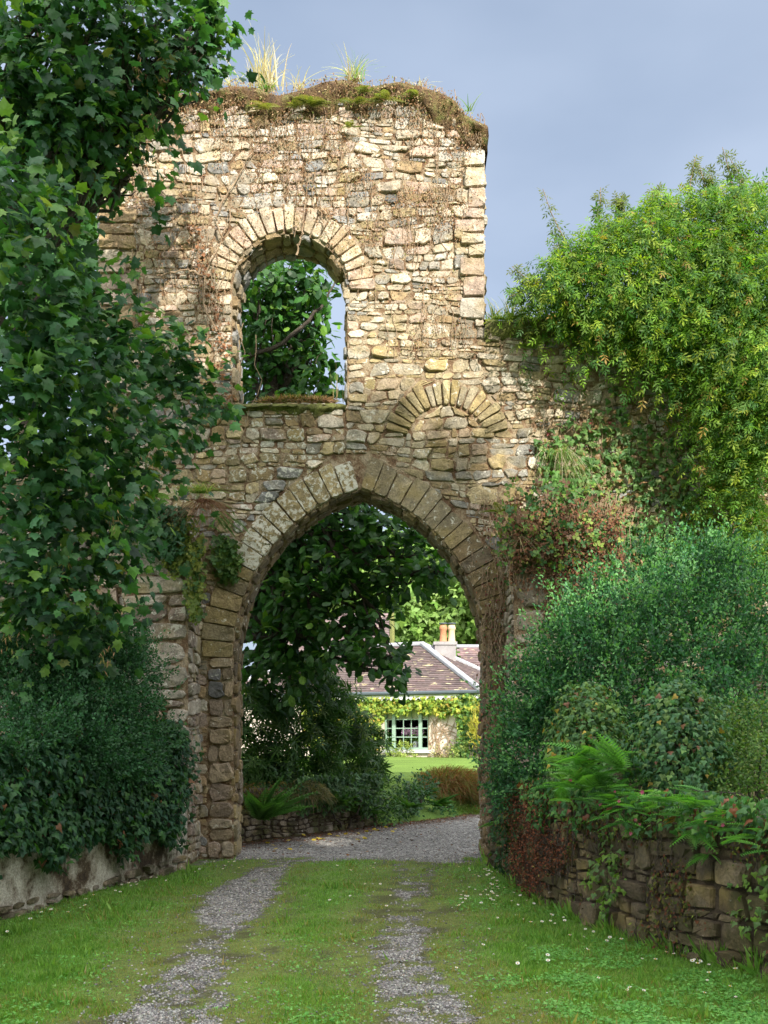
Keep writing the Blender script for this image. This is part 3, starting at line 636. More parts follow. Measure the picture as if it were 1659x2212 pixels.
def gcol(x, y):
    g = grav(x, y)[..., None]; wn = worn(x, y)[..., None]; n = fbm(x * 3, y * 3, 0, 61)[..., None]; n2 = fbm(x * 14, y * 14, 0, 71)[..., None]
    grass = np.array([.12, .21, .045]) * (.7 + .6 * n); moss = np.array([.14, .13, .045]) * (.6 + .8 * n2)
    c = grass * (1 - wn * .6) + moss * wn * .6; lawn = sstep(.1, .9, sdist(x, y))[..., None] * sstep(14.4, 14.6, y)[..., None]
    c = c * (1 - lawn) + np.array([.125, .205, .035]) * (.6 + .8 * fbm(x * .5, y * 1.6, 0, 3)[..., None]) * lawn
    bare = sstep(.56, .68, fbm(x * 4.5, y * 4.5, 0, 63))[..., None] * wn * .7; c = c * (1 - bare) + np.array([.055, .045, .03]) * bare
    soil = np.array([.07, .06, .045]) * (.6 + .8 * n2); c = c * (1 - np.clip(g * 1.6, 0, 1)) + soil * np.clip(g * 1.6, 0, 1)
    gr = np.array([.19, .185, .175]) * (.55 + .9 * n2); k = np.clip(g * 1.4 - .4, 0, 1); c = c * (1 - k) + gr * k
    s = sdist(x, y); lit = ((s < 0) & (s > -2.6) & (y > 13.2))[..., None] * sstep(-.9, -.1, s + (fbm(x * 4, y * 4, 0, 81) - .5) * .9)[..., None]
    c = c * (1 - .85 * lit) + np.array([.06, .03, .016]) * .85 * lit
    return np.concatenate([c, g], -1)
def grid(xs, ys, name, kind_mat):
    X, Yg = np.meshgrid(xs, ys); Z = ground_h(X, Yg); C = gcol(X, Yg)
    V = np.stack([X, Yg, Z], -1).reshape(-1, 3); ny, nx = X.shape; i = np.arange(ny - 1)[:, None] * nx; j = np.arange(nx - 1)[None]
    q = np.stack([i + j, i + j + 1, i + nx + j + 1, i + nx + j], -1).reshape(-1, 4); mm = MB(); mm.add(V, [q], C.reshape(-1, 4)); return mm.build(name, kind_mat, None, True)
m, nt, b, o = newmat('turf'); v = objco(nt); a = attr(nt)
n1 = noise(nt, 55, 4, .7, v); n2 = noise(nt, 220, 2, .6, v)
c = mix(nt, 1, a.outputs['Color'], ramp(nt, n1, [(.3, .55), (.7, 1.4)]), 'MULTIPLY')
vo = nt.nodes.new('ShaderNodeTexVoronoi'); vo.inputs['Scale'].default_value = 42; nt.links.new(v, vo.inputs['Vector'])
peb = mix(nt, 1, a.outputs['Color'], vo.outputs['Color'], 'MULTIPLY'); bwn = nt.nodes.new('ShaderNodeRGBToBW'); nt.links.new(vo.outputs['Color'], bwn.inputs[0])
pb = ramp(nt, bwn.outputs[0], [(.2, .45), (.55, 1.0), (.85, 2.1)]); peb = mix(nt, 1, a.outputs['Color'], pb, 'MULTIPLY')
c = mix(nt, ramp(nt, a.outputs['Alpha'], [(.45, 0), (.8, 1)]), c, peb)
nt.links.new(c, b.inputs['Base Color']); b.inputs['Roughness'].default_value = .95; b.inputs['Specular IOR Level'].default_value = .2
bump(nt, b, math_(nt, 'ADD', n1, math_(nt, 'MULTIPLY', vo.outputs['Distance'], -.6)), .7, .02)
ax_ = np.r_[-600, -250, -100, -50, -25, -14, -9, np.arange(-6.5, 6.5, .07), 7, 9, 14, 25, 50, 100, 250, 600]
ay_ = np.r_[-600, -200, -60, -20, -5, 0, 2, np.arange(4, 16, .07), np.arange(16, 30, .14), np.arange(30, 50, .8), 60, 80, 120, 200, 350, 700]
g_ = grid(ax_, ay_, 'ground', MATS['turf']); g_['kind'] = 'structure'

# gravel pebbles
def inner(x, y):
    xr = np.interp(y, [4.2, 5.4, 6.6, 7.26, 8.04, 9.78, 11.5, 12.7, 13.4, 14.2], [4.2, 3.3, 2.6, 2.31, 1.9, 1.53, 1.38, 1.36, 1.34, 1.34]); xl = np.interp(y, [3.8, 6.3, 8.9, 12.64, 12.7, 14.2], [-4.7, -4.0, -3.34, -2.42, -2.3, -1.98]); return (x < xr) & (x > xl)
def ico():
    t = .85; V = np.array([(-1, t, 0), (1, t, 0), (-1, -t, 0), (1, -t, 0), (0, -1, t), (0, 1, t), (0, -1, -t), (0, 1, -t)]) * .6
    V = np.array([(1, 0, 0), (-1, 0, 0), (0, 1, 0), (0, -1, 0), (0, 0, .7), (0, 0, -.7)]) * .5
    return V, np.array([[0, 2, 4], [2, 1, 4], [1, 3, 4], [3, 0, 4], [2, 0, 5], [1, 2, 5], [3, 1, 5], [0, 3, 5]])
rg = np.random.RandomState(17)
def samp(n, x0, x1, y0, y1, near=1.0):
    y = 1 / (1 / y0 + (1 / y1 - 1 / y0) * rg.rand(n) ** near); x = rg.uniform(-1, 1, n) * (y * 829 / F + .3); return x, y
x, y = samp(260000, 0, 0, 5.3, 22); k = (rg.rand(len(x)) < np.where((y < 13.3) & inner(x, y), .03 * worn(x, y), 0) + np.clip(grav(x, y) - .05, 0, 1) ** 1.3 * .8 * (.35 + .65 * (y < 13.6))) & (sdist(x, y) < .05); x, y = x[k], y[k]
x, y = x[:60000], y[:60000]; n = len(x); z = ground_h(x, y) + .002
cc = leafcols(rg, n, [(.27, .265, .25), (.17, .165, .16), (.11, .108, .105), (.40, .39, .36), (.23, .2, .16)], [3, 3, 2, 1.2, 1], .25)
mb = MB(); scatter(mb, ico(), np.stack([x, y, z], 1), rg.normal(0, 1, (n, 3)) * [1, 1, .3], np.array([0, 0, 1.]) + rg.normal(0, .35, (n, 3)), rg.uniform(.008, .021, n) * (1 + y / 30), cc)
def plain(name, rough=.85):
    m, nt, b, o = newmat(name); a = attr(nt); nt.links.new(a.outputs['Color'], b.inputs['Base Color']); b.inputs['Roughness'].default_value = rough; return m
plain('pebble_stone')
tag(mb.build('gravel', MATS['pebble_stone']), 'grey crushed gravel filling the wheel ruts and the drive beyond the arch', 'gravel', kind='stuff')
print('pebbles', n)
# turf blades
x, y = samp(420000, 0, 0, 5.2, 13.6); 
gq = grav(x, y); wn = worn(x, y); dn = fbm(x * 5, y * 5, 0, 91)
k = inner(x, y) & (rg.rand(len(x)) < np.clip(1.0 - gq * 1.25, 0.02, 1) * (1 - wn * (.35 + .6 * sstep(.54, .68, fbm(x * 4.5, y * 4.5, 0, 63))))) ; x, y, wn, gq, dn = x[k], y[k], wn[k], gq[k], dn[k]; n = len(x); print('blades', n)
hgt = (.014 + .018 * dn) * (1 - .5 * wn) * rg.uniform(.6, 1.4, n) * (1 + .02 * y)
xr_ = np.interp(y, [5.4, 6.6, 7.26, 8.04, 9.78, 11.5, 12.7], [3.3, 2.6, 2.31, 1.9, 1.53, 1.38, 1.36]); hgt *= 1 + 1.3 * sstep(.58, .72, fbm(x * 5, y * 5, 0, 93)) * (rg.rand(n) < .5); hgt *= 1 + 2.0 * (np.abs(x - xr_) < .06) + 1.2 * (rg.rand(n) < .01)
ang = rg.uniform(0, 6.283, n); ln = rg.normal(0, .45, (n, 2))
ax = np.stack([ln[:, 0], ln[:, 1], np.ones(n)], 1); nm = np.stack([np.cos(ang), np.sin(ang), 0 * ang], 1)
pal = leafcols(rg, n, [(.19, .36, .07), (.14, .3, .055), (.26, .42, .1)], [3, 3, 2], .22); wcol = leafcols(rg, n, [(.32, .28, .1), (.22, .26, .07), (.4, .32, .16)], [3, 3, 1], .25)
ww = (rg.rand(n) < np.clip(wn * .75 + .05 + .8 * (fbm(x * 1.3, y * 1.3, 0, 99) - .52), 0, 1))[:, None]; cc = np.where(ww, wcol, pal)
tplb = (np.array([(-.11, 0, 0), (.11, 0, 0), (.0, 1, .0)]), np.array([[0, 1, 2]]))
mb = MB(); scatter(mb, tplb, np.stack([x, y, ground_h(x, y) - .003], 1), ax, nm, hgt, cc)
tag(mb.build('grass', MATS['thin_leaf']), 'short mown green turf between and beside the wheel ruts', 'grass', kind='stuff')
# clover and broad-leaved weeds in the verge
x, y = samp(90000, 0, 0, 5.3, 13.3); wn = worn(x, y); cl = fbm(x * 2.4, y * 2.4, 0, 77)
k = inner(x, y) & (grav(x, y) < .1) & (rg.rand(len(x)) < sstep(.42, .62, cl) * (1 - wn * .85) * (.35 + .65 * (x > .6))); x, y = x[k], y[k]; n = len(x); print('clover', n)
cc = leafcols(rg, n, [(.15, .38, .08), (.11, .31, .06), (.21, .45, .11)], [3, 3, 1], .2)
mb = MB(); scatter(mb, CLV, np.stack([x, y, ground_h(x, y) + rg.uniform(.015, .035, n)], 1), np.stack([np.cos(x * 99), np.sin(x * 99), 0 * x], 1), np.array([0, -.25, 1.]) + rg.normal(0, .3, (n, 3)), rg.uniform(.008, .014, n), cc)
tag(mb.build('clover', MATS['leaf']), 'small round clover leaves spread through the verge turf', 'clover', kind='stuff')

# ------------------------------------------------------------------ low garden wall beyond the arch
GW = path_map([tuple(BA - BD * 1.2), tuple(BA), tuple(BA + BD * 3.4)], 1)
q_ = GW(np.array(1.0), np.array(0.), np.array(1.0)); sg = 1 if sdist(q_[0], q_[1]) < 0 else -1
GW = path_map([tuple(BA - BD * 1.2), tuple(BA), tuple(BA + BD * 3.4)], sg)
gw = thing('garden_wall', 'low dry stone retaining wall capped with moss and plants beyond the arch', 'wall', (-1, 17, 0))
m_ = MB(); path_slab(m_, GW, .78, .4); m_.build('wall_core', MATS['dark_joint'], gw); m_ = MB(); r2 = np.random.RandomState(12)
add_stones(m_, courses(lambda z: [(0.02, GW.length)], -.03, .76, (.07, .15), (.1, .3), r2, wav=.03), GW, pal_fixed((.17, .14, .1), .3, -.1, ((.22, .19, .15), (.12, .1, .07))), r2, h=(.02, .06), rough=.1, tilt=.9)
m_.build('wall_stones', MATS['garden_stone'], gw)

# ------------------------------------------------------------------ the house
house = thing('country_house', 'single storey house with hipped slate roof and creeper under the eaves, seen through the arch', 'house', (1, 44, .7))
th = R(25); C0 = np.array([3.79, 40.5, 0.]); U = np.array([-math.cos(th), math.sin(th), 0]); W_ = np.array([math.sin(th), math.cos(th), 0]); Zv = np.array([0, 0, 1.])
EZ, BZ0 = 3.42, .70; HD = 4.24; LEN = 13.0; PIT = 2.29
def on_facade(px, inset=.38):
    O = C0 + W_ * inset; k = (px - 829) / F    # X = k*Y
    s = (O[0] - k * O[1]) / (k * U[1] - U[0]); return s
# walls
m_ = MB(); I = .38; wO = C0 + U * I + W_ * I; sA, sB = on_facade(925) - I, on_facade(833) - I; WZ0, WZ1 = PZ(1614, 43), PZ(1533, 43)
def wall_box(a, z0, z1, thk=.3, m=m_): obox(m, wO, U, W_, Zv, a, (0, thk), (z0, z1))
wall_box((0, sA), BZ0 - .4, EZ); wall_box((sB, LEN - 2 * I), BZ0 - .4, EZ); wall_box((sA, sB), BZ0 - .4, WZ0); wall_box((sA, sB), WZ1, EZ)
obox(m_, wO, W_, U, Zv, (.3, 2 * HD - 2 * I), (0, .3), (BZ0 - .4, EZ)); m_.build('wall', MATS['plaster'], house)
m_ = MB(); obox(m_, wO, U, W_, Zv, (.3, LEN - 1.2), (3.0, 3.1), (BZ0 - .3, EZ)); obox(m_, wO, U, W_, Zv, (.3, LEN - 1.2), (.32, 3.0), (BZ0 - .1, BZ0)); obox(m_, wO, U, W_, Zv, (.3, LEN - 1.2), (.32, 3.0), (EZ - .1, EZ - .02)); m_.build('room_interior', MATS['room_dark'], house)
# roof slopes laid as courses of slates
def slates(m_, A, B, Cc, Dd, rows, wd, rr, col=(.105, .075, .072)):
    """A-B eave, D-C ridge (A below D)"""
    A, B, Cc, Dd = [np.asarray(p, float) for p in (A, B, Cc, Dd)]; nrmv = nrm(np.cross(B - A, Dd - A)); nrmv = nrmv if nrmv[2] > 0 else -nrmv
    for i in range(rows):
        t0, t1 = i / rows, (i + 1.25) / rows; t1 = min(t1, 1)
        l0, r0 = A + (Dd - A) * t0, B + (Cc - B) * t0; l1, r1 = A + (Dd - A) * t1, B + (Cc - B) * t1
        n = max(2, int(np.linalg.norm(r0 - l0) / wd)); e = (np.arange(n + 1) + (i % 2) * .5) / n; e = np.clip(e, 0, 1)
        a, b_ = e[:-1], e[1:]; P0 = l0 + (r0 - l0) * a[:, None]; P1 = l0 + (r0 - l0) * b_[:, None]; P2 = l1 + (r1 - l1) * b_[:, None]; P3 = l1 + (r1 - l1) * a[:, None]
        hh = (.03 + rr.uniform(0, .012, n))[:, None] * nrmv; V = np.stack([P0 + hh, P1 + hh, P2, P3, P0, P1], 1)
        f = np.arange(n)[:, None, None] * 6 + np.array([[0, 1, 2, 3], [4, 5, 1, 0]])[None]
        cc = np.array(col) * (1 + rr.uniform(-.25, .3, (n, 1))) * (1 + rr.uniform(-.05, .05, (n, 3))); m_.add(V.reshape(-1, 3), [f.reshape(-1, 4)], np.repeat(cc, 6, 0))
rh = np.random.RandomState(2); Ez = Zv * EZ; K1 = C0 + (U + W_) * HD + Zv * (EZ + PIT); K2 = C0 + U * (LEN - HD) + W_ * HD + Zv * (EZ + PIT)
E0 = C0 + Ez; E1 = C0 + U * LEN + Ez; E2 = C0 + W_ * 2 * HD + Ez; E3 = C0 + U * LEN + W_ * 2 * HD + Ez
m_ = MB(); slates(m_, E0, E1, K2, K1, 26, .28, rh); slates(m_, E2, E0, K1, K1, 26, .28, rh, (.125, .092, .09)); slates(m_, E3, E2, K1, K2, 20, .3, rh); slates(m_, E1, E3, K2, K2, 20, .3, rh)
roof = m_.build('roof', MATS['slate'], house)
m_ = MB(); off = Zv * .06
for a, b_, r_ in ((E0, K1, .13), (K1, K2, .12), (E2, K1, .12), (E1, K2, .1)): tube(m_, [np.array(a) + off, (a + b_) / 2 + off, np.array(b_) + off], r_, 8)
m_.build('lead_ridge', MATS['lead'], roof)
m_ = MB(); tube(m_, [E0 - W_ * .06 - U * .05 - Zv * .06, E0 + U * 6 - W_ * .06 - Zv * .06, E1 - W_ * .06 - Zv * .06], .085, 8); m_.build('gutter', MATS['gutter_paint'], house)
m_ = MB(); ns = int(LEN / .22)                                     # scalloped fascia board under the gutter
for i in range(ns):
    p0 = C0 + U * (i * .22) + Zv * EZ; V = [p0 + Zv * -.1, p0 + U * .22 + Zv * -.1, p0 + U * .22 - Zv * .26, p0 + U * .11 - Zv * .36, p0 - Zv * .26]; V = V + [q + W_ * .03 for q in V]
    m_.add(V, [np.array([[0, 1, 2, 3, 4], [9, 8, 7, 6, 5]]), np.array([[0, 5, 6, 1], [1, 6, 7, 2], [2, 7, 8, 3], [3, 8, 9, 4], [4, 9, 5, 0]])])
m_.build('fascia_board', MATS['white_paint'], house)
# window: frame of three lights, glazing bars, pane, blind
def wb(m_, a0, a1, z0, z1, d0=-.02, d1=.1): obox(m_, wO, U, W_, Zv, (sA + (sB - sA) * a0, sA + (sB - sA) * a1), (d0, d1), (WZ0 + (WZ1 - WZ0) * z0, WZ0 + (WZ1 - WZ0) * z1))
m_ = MB(); wb(m_, -.01, 1.01, -.06, .0, -.08); wb(m_, -.01, 1.01, .99, 1.04); wb(m_, -.02, .015, 0, .99); wb(m_, .985, 1.02, 0, .99); wb(m_, .155, .225, 0, .99); wb(m_, .775, .85, 0, .99)
fr = m_.build('window', MATS['green_paint'], house)
m_ = MB()
for zz in (.27, .50, .73): 
    for a0, a1 in ((.015, .155), (.225, .775), (.85, .985)): wb(m_, a0, a1, zz - .012, zz + .012, .03, .07)
for a in (.408, .592): wb(m_, a - .008, a + .008, 0, .99, .035, .065)
m_.build('glazing_bars', MATS['green_paint'], fr)
m_ = MB(); wb(m_, .015, .985, 0, .99, .05, .055); m_.build('pane', MATS['window_glass'], fr)
m_ = MB(); wb(m_, .015, .985, .735, .985, .12, .13); m_.build('roller_blind', MATS['blind_cloth'], fr)
m_ = MB(); wb(m_, -.06, 1.06, -.14, -.063, -.14, .12); m_.build('sill', MATS['white_paint'], fr)
# chimney with two pots
def chim():
    Yc = 46.0; a, b_ = P(939, 1387, Yc), P(989, 1430, Yc); m_ = MB(); box(m_, a[0], b_[0] - .1, Yc, Yc + .9, a[2] - 2.2, a[2]); box(m_, a[0] - .06, b_[0] - .04, Yc - .06, Yc + .96, a[2] - .12, a[2] + .02)
    ch = m_.build('chimney', MATS['chimney_render'], house)
    for px, mt in ((957, 'terracotta'), (975, 'buff_clay')):
        c = P(px, 1385, Yc + .4); prof_ = [(0, .17), (.05, .2), (.1, .165), (.55, .14), (.6, .17), (.66, .19), (.72, .17), (.8, .155), (.81, .1)]
        z_ = [p[0] for p in prof_]; m_ = MB(); pts = [(c[0], c[1], a[2] + q) for q in z_]; tube(m_, pts, [p[1] for p in prof_], 14); pot = m_.build('chimney_pot', MATS[mt], ch, True)
        m_ = MB(); zt = a[2] + .86; tube(m_, [(c[0], c[1], zt - .06), (c[0], c[1], zt + .0)], .05, 8); tube(m_, [(c[0], c[1], zt), (c[0], c[1], zt + .045)], .2, 14); m_.build('cowl', MATS['gutter_paint'], pot)
chim()
# taller wing behind to the left, lower wing behind to the right
m_ = MB(); Yb = 51.; a, b_ = P(620, 1325, Yb + 2.2), P(846, 1325, Yb + 2.2); lo = PZ(1396, Yb) - .8
slates(m_, (a[0], Yb - 2, lo), (b_[0], Yb - 2, lo), (b_[0], Yb + 2.2, a[2]), (a[0], Yb + 2.2, a[2]), 18, .3, rh, (.14, .1, .1)); slates(m_, (b_[0], Yb + 6, lo), (a[0], Yb + 6, lo), (a[0], Yb + 2.2, a[2]), (b_[0], Yb + 2.2, a[2]), 18, .3, rh)
rear = m_.build('rear_roof', MATS['slate'], house)
m_ = MB(); box(m_, a[0] + .1, b_[0] - .12, Yb - 1.6, Yb + 5.6, .5, lo + .05); V = [(b_[0] - .12, Yb - 1.8, lo), (b_[0] - .12, Yb + 5.8, lo), (b_[0] - .12, Yb + 2.2, a[2] - .1)]; m_.add(V + [(x_ - .3, y_, z_) for x_, y_, z_ in V], [np.array([[0, 1, 2], [5, 4, 3]])]); m_.build('rear_wall', MATS['plaster'], house)
m_ = MB(); tube(m_, [(b_[0], Yb - 2, lo + .05), (b_[0], Yb + .1, (lo + a[2]) / 2 + .05), (b_[0], Yb + 2.2, a[2] + .05)], .14, 6); m_.build('verge', MATS['sill_moss'], rear)
m_ = MB(); a, b_ = P(985, 1398, 52.), P(1180, 1398, 52.); lo = a[2] - 2.1
slates(m_, (a[0], 48., lo), (b_[0], 48., lo), (b_[0], 52., a[2]), (a[0], 52., a[2]), 16, .3, rh, (.15, .1, .1)); sr = m_.build('side_roof', MATS['slate'], house)
m_ = MB(); tube(m_, [(a[0], 52., a[2] + .04), (b_[0], 52., a[2] + .04)], .1, 8); m_.build('lead_ridge', MATS['lead'], sr)
# ------------------------------------------------------------------ vegetation
def plant(name, label, cat, loc, group=None): return thing(name, label, cat, loc, group)
def tree(name, label, clumps, trunk, dens, per, tw, tpl, size, pal, wts, seed, mat='leaf', r0=.25, nb=None, group=None, lt=.35, **kw):
    r2 = np.random.RandomState(seed); t = plant(name, label, 'tree' if 'tree' in name or 'cat' not in kw else kw.pop('cat'), trunk[0], group)
    m_ = MB(); foliage(m_, r2, clumps, dens, per, tw, tpl, size, pal, wts, **kw); m_.build('crown', MATS[mat], t)
    m_ = MB(); T = np.array(trunk, float); n = len(T); tube(m_, np.array([np.array([np.interp(s, range(n), T[:, k]) for k in range(3)]) for s in np.linspace(0, n - 1, 12)]) + r2.normal(0, .03, (12, 3)), np.linspace(r0, r0 * .45, 12), 9)
    for c in clumps[:nb]:
        c = np.array(c); s = r2.uniform(.35, .95); base = np.array([np.interp(s * (n - 1), range(n), T[:, k]) for k in range(3)])
        q = limb(base, c[:3], 8, -.1, .06, r2); tube(m_, q, np.linspace(r0 * lt, r0 * .06, 8), 6)
        for _ in range(5):
            d = nrm(r2.normal(0, 1, 3)) * c[3:6] * .9; tube(m_, limb(c[:3] - (c[:3] - base) * r2.uniform(0, .3), c[:3] + d, 6, -.04, .04, r2), np.linspace(r0 * .1, .004, 6), 5)
    m_.build('trunk', MATS['bark'], t); return t
GREENS = [(.035, .105, .022), (.025, .078, .02), (.055, .14, .025), (.028, .085, .038)]
# sycamore: upper bough and lower skirts
syc = [(50, 40, 10.5, 100), (160, 30, 10.6, 90), (260, 40, 10.8, 80), (350, 40, 11, 70), (430, 25, 11.2, 52), (465, 20, 11.3, 26), (455, 75, 11.3, 26), (400, 90, 11.2, 55), (415, 135, 11.3, 38), (440, 150, 11.3, 16), (380, 170, 11.4, 24), (310, 110, 10.9, 70), (210, 120, 10.7, 85), (100, 140, 10.4, 95), (20, 190, 10.3, 90), (150, 220, 10.6, 75), (250, 200, 10.9, 60), (310, 190, 11.1, 38), (290, 260, 11.3, 40), (300, 320, 11.3, 34), (285, 375, 11.3, 26), (235, 290, 11.2, 42), (160, 290, 11, 36), (70, 280, 10.8, 62), (240, 350, 11.4, 24), (110, 330, 10.3, 48), (170, 230, 10.3, 52), (60, 250, 10.1, 58), (190, 330, 10.7, 38), (120, 250, 10.2, 50), (215, 270, 10.9, 36), (70, 400, 10, 40), (40, 370, 11.2, 60), (120, 370, 11.4, 42), (165, 360, 11.4, 34), (130, 430, 11.4, 30), (320, 225, 11.3, 22)]
low = [(30, 420, 9.5, 62), (85, 450, 9.7, 50), (30, 510, 9.4, 70), (120, 530, 9.8, 46), (60, 600, 9.4, 80), (150, 600, 10.1, 42), (200, 660, 10.4, 36), (120, 680, 9.6, 72), (30, 700, 9.3, 80), (210, 720, 10.2, 50), (290, 660, 10.9, 22), (300, 740, 10.7, 44), (360, 790, 11, 36), (400, 850, 11.2, 36), (150, 780, 9.8, 75), (250, 800, 10.3, 62), (50, 830, 9.4, 85), (325, 860, 10.8, 48), (130, 890, 9.6, 80), (230, 890, 10.1, 70), (410, 905, 11.2, 24), (310, 940, 10.7, 50), (355, 945, 11, 32), (40, 950, 9.4, 80), (150, 990, 9.8, 75), (250, 1000, 10.3, 65), (310, 1040, 10.8, 40), (60, 1070, 9.6, 80), (170, 1090, 9.9, 75), (270, 1100, 10.4, 55), (305, 1130, 10.8, 28), (90, 1190, 9.8, 75), (190, 1190, 10.1, 70), (270, 1200, 10.5, 48), (40, 1260, 9.8, 70), (130, 1290, 10, 62), (220, 1290, 10.3, 48), (60, 1360, 10, 55), (160, 1370, 10.2, 38), (210, 1400, 10.3, 22), (430, 800, 11.2, 22), (440, 860, 11.2, 28), (395, 760, 11.1, 24), (250, 600, 10.8, 16)]
sc_ = [clump(x, y, Y, r * .95, .7 if r > 60 else .4, r * .62) for x, y, Y, r in syc + low]
SP = [(.055, .16, .045), (.038, .12, .045), (.03, .09, .045), (.09, .21, .04), (.16, .2, .05)]
tree('sycamore_tree', 'large sycamore with lobed dark green leaves overhanging the left side of the ruin', sc_, [(-5.8, 10.5, -.1), (-5.6, 10.5, 3), (-5.2, 10.6, 6), (-4.6, 10.8, 9.5)], 20, 8, .36, SYC, .104, SP, [4, 4, 3, 2, .15], 101, r0=.3, lt=.09, nb=26, droop=.35, upn=.6, back=.35, shell=.3, lump=.3, lvar=(.6, 1.6), grp_var=.35, szv=.35, young=(.16, (.14, .27, .04)))
# hanging bunches of sycamore keys and the red leaf stalks are part of that tree's crown
r2 = np.random.RandomState(55); sy = bpy.data.objects['sycamore_tree']
m_ = MB()
for (px, py, Y) in [(325, 330, 10.9), (300, 150, 10.4), (340, 90, 10.6), (375, 60, 10.8), (360, 130, 10.7), (140, 1215, 9.4), (330, 1000, 10), (20, 1370, 9.4), (225, 1420, 9.9), (330, 270, 10.8), (250, 1120, 9.6), (345, 175, 10.7)]:
    c = P(px, py, Y); n = 22; p = c + r2.normal(0, .05, (n, 3)) * [1, 1, 1.5]; scatter(m_, THIN, p, r2.normal(0, .5, (n, 3)) + [0, 0, -1], r2.normal(0, 1, (n, 3)), .07, leafcols(r2, n, [(.38, .24, .13), (.33, .3, .1)], [1, 1])); m_.build('seed_cluster', MATS['dry_leaf'], sy)['kind'] = 'stuff'; m_ = MB()
# darker trees behind on the left
tree('broad_tree', 'mid green tree standing behind the ruined wall at its far left edge', [clump(x, y, Y, r, 1.6) for x, y, Y, r in [(150, 380, 17, 90), (190, 480, 17, 70), (120, 560, 17, 90), (195, 620, 17, 60), (60, 460, 17.5, 90), (185, 350, 17.5, 60), (30, 620, 17.5, 90), (150, 700, 17, 80)]], [(-6.5, 17.5, .6), (-6.3, 17.5, 5), (-6, 17.5, 9)], 9, 9, .5, SYC, .14, [(.06, .16, .03), (.04, .12, .03)], [1, 1], 102, r0=.3)
# magnolia behind the arch
mg = [(560, 620, 17.2, 60), (620, 590, 17.6, 55), (665, 595, 17.6, 38), (695, 645, 17.4, 22), (600, 690, 17.6, 75), (645, 690, 17.8, 45), (675, 750, 17.8, 30), (560, 760, 17.8, 60), (640, 790, 17.8, 55), (700, 830, 17.6, 34), (570, 845, 17.6, 50), (650, 880, 17.4, 60), (560, 950, 17.4, 80), (700, 960, 17.6, 70), (620, 1040, 17.4, 90), (720, 1090, 17, 75), (800, 1110, 17, 55), (850, 1150, 16.8, 50), (900, 1200, 16.6, 45), (930, 1225, 16.5, 32), (960, 1240, 16.5, 16), (620, 1150, 17, 80), (720, 1190, 16.8, 80), (800, 1210, 16.6, 60), (850, 1250, 16.5, 32), (580, 1260, 17, 80), (680, 1290, 16.6, 75), (760, 1300, 16.5, 55), (805, 1330, 16.4, 30), (560, 1360, 17, 60), (640, 1390, 16.6, 65), (730, 1400, 16.2, 48), (800, 1410, 16, 38), (845, 1425, 15.9, 22), (560, 1440, 17, 50), (620, 1460, 16.6, 38), (840, 1455, 15.9, 10)]
mg += [(590, 1200, 18.6, 110), (680, 1120, 18.8, 100), (620, 1350, 18.5, 90), (540, 1100, 18.5, 90), (590, 760, 19, 80), (560, 640, 19, 60)]
tree('magnolia_tree', 'magnolia with big glossy oval leaves on dark limbs growing close behind the arch', [clump(x, y, Y, r, .55, r * .85) for x, y, Y, r in mg], [(-2.9, 17.3, .6), (-2.7, 17.3, 2.5), (-2.3, 17.4, 5), (-1.8, 17.5, 8)], 13, 8, .32, MAG, .175, [(.035, .115, .02), (.05, .15, .025), (.03, .09, .03), (.12, .25, .035)], [4, 3, 3, 1], 103, 'waxy_leaf', r0=.2, droop=.35, upn=.8, shell=.25, back=.8, szv=.25)
r2 = np.random.RandomState(66); m_ = MB(); mt_ = bpy.data.objects['magnolia_tree']
for pts in [[(524, 778, 17.2), (590, 752, 17), (660, 700, 17), (700, 655, 17), (725, 600, 17.1)], [(524, 1245, 17), (640, 1240, 16.8), (760, 1215, 16.6), (860, 1240, 16.5), (960, 1232, 16.4)], [(524, 1380, 17), (640, 1370, 16.5), (760, 1400, 16), (850, 1425, 15.8)], [(560, 1120, 17), (680, 1190, 16.8), (800, 1200, 16.6), (900, 1205, 16.5)], [(540, 900, 17.5), (600, 830, 17.4), (660, 770, 17.5)]]:
    q = np.array([P(*p) for p in pts]); t_ = np.linspace(0, len(q) - 1, 14); q = np.stack([np.interp(t_, range(len(q)), q[:, k]) for k in range(3)], 1) + r2.normal(0, .02, (14, 3)); m_ = MB(); tube(m_, q, np.linspace(.05, .012, 14), 6); m_.build('bough', MATS['bark'], mt_)
# background trees
LG = [(.16, .27, .06), (.12, .22, .045), (.2, .31, .08)]
bgt = [('broad_tree', 'sunlit pale green tree rising behind the chimney pots', 985, 1290, 62, 150, 201), ('broad_tree', 'sunlit tree behind the slate roof, left of the chimney', 800, 1290, 66, 150, 202), ('broad_tree', 'far tree at the right hand edge of the arch view', 1130, 1330, 60, 130, 203), ('broad_tree', 'tall tree filling the gap behind the magnolia', 640, 1300, 64, 140, 204)]
for nm_, lb, px, py, Y, r, sd in bgt:
    r2 = np.random.RandomState(sd); cl = []
    for k in range(16):
        a_ = r2.uniform(0, 6.28); q = r2.uniform(0, 1) ** .6; cl.append(clump(px + math.cos(a_) * q * r * .8, py + math.sin(a_) * q * r * .75, Y + r2.uniform(-2.5, 1), r * r2.uniform(.26, .42), 1.4))
    b0 = P(px, 1590, Y); tree(nm_, lb, cl, [(b0[0], Y, .5), (b0[0], Y, 5), (b0[0], Y, PZ(py, Y))], 4.2, 7, .8, TRI, .42, LG, [2, 2, 1], sd, r0=.4, nb=6, upn=.5, shell=.75, back=.4, droop=.2, jit=.6)
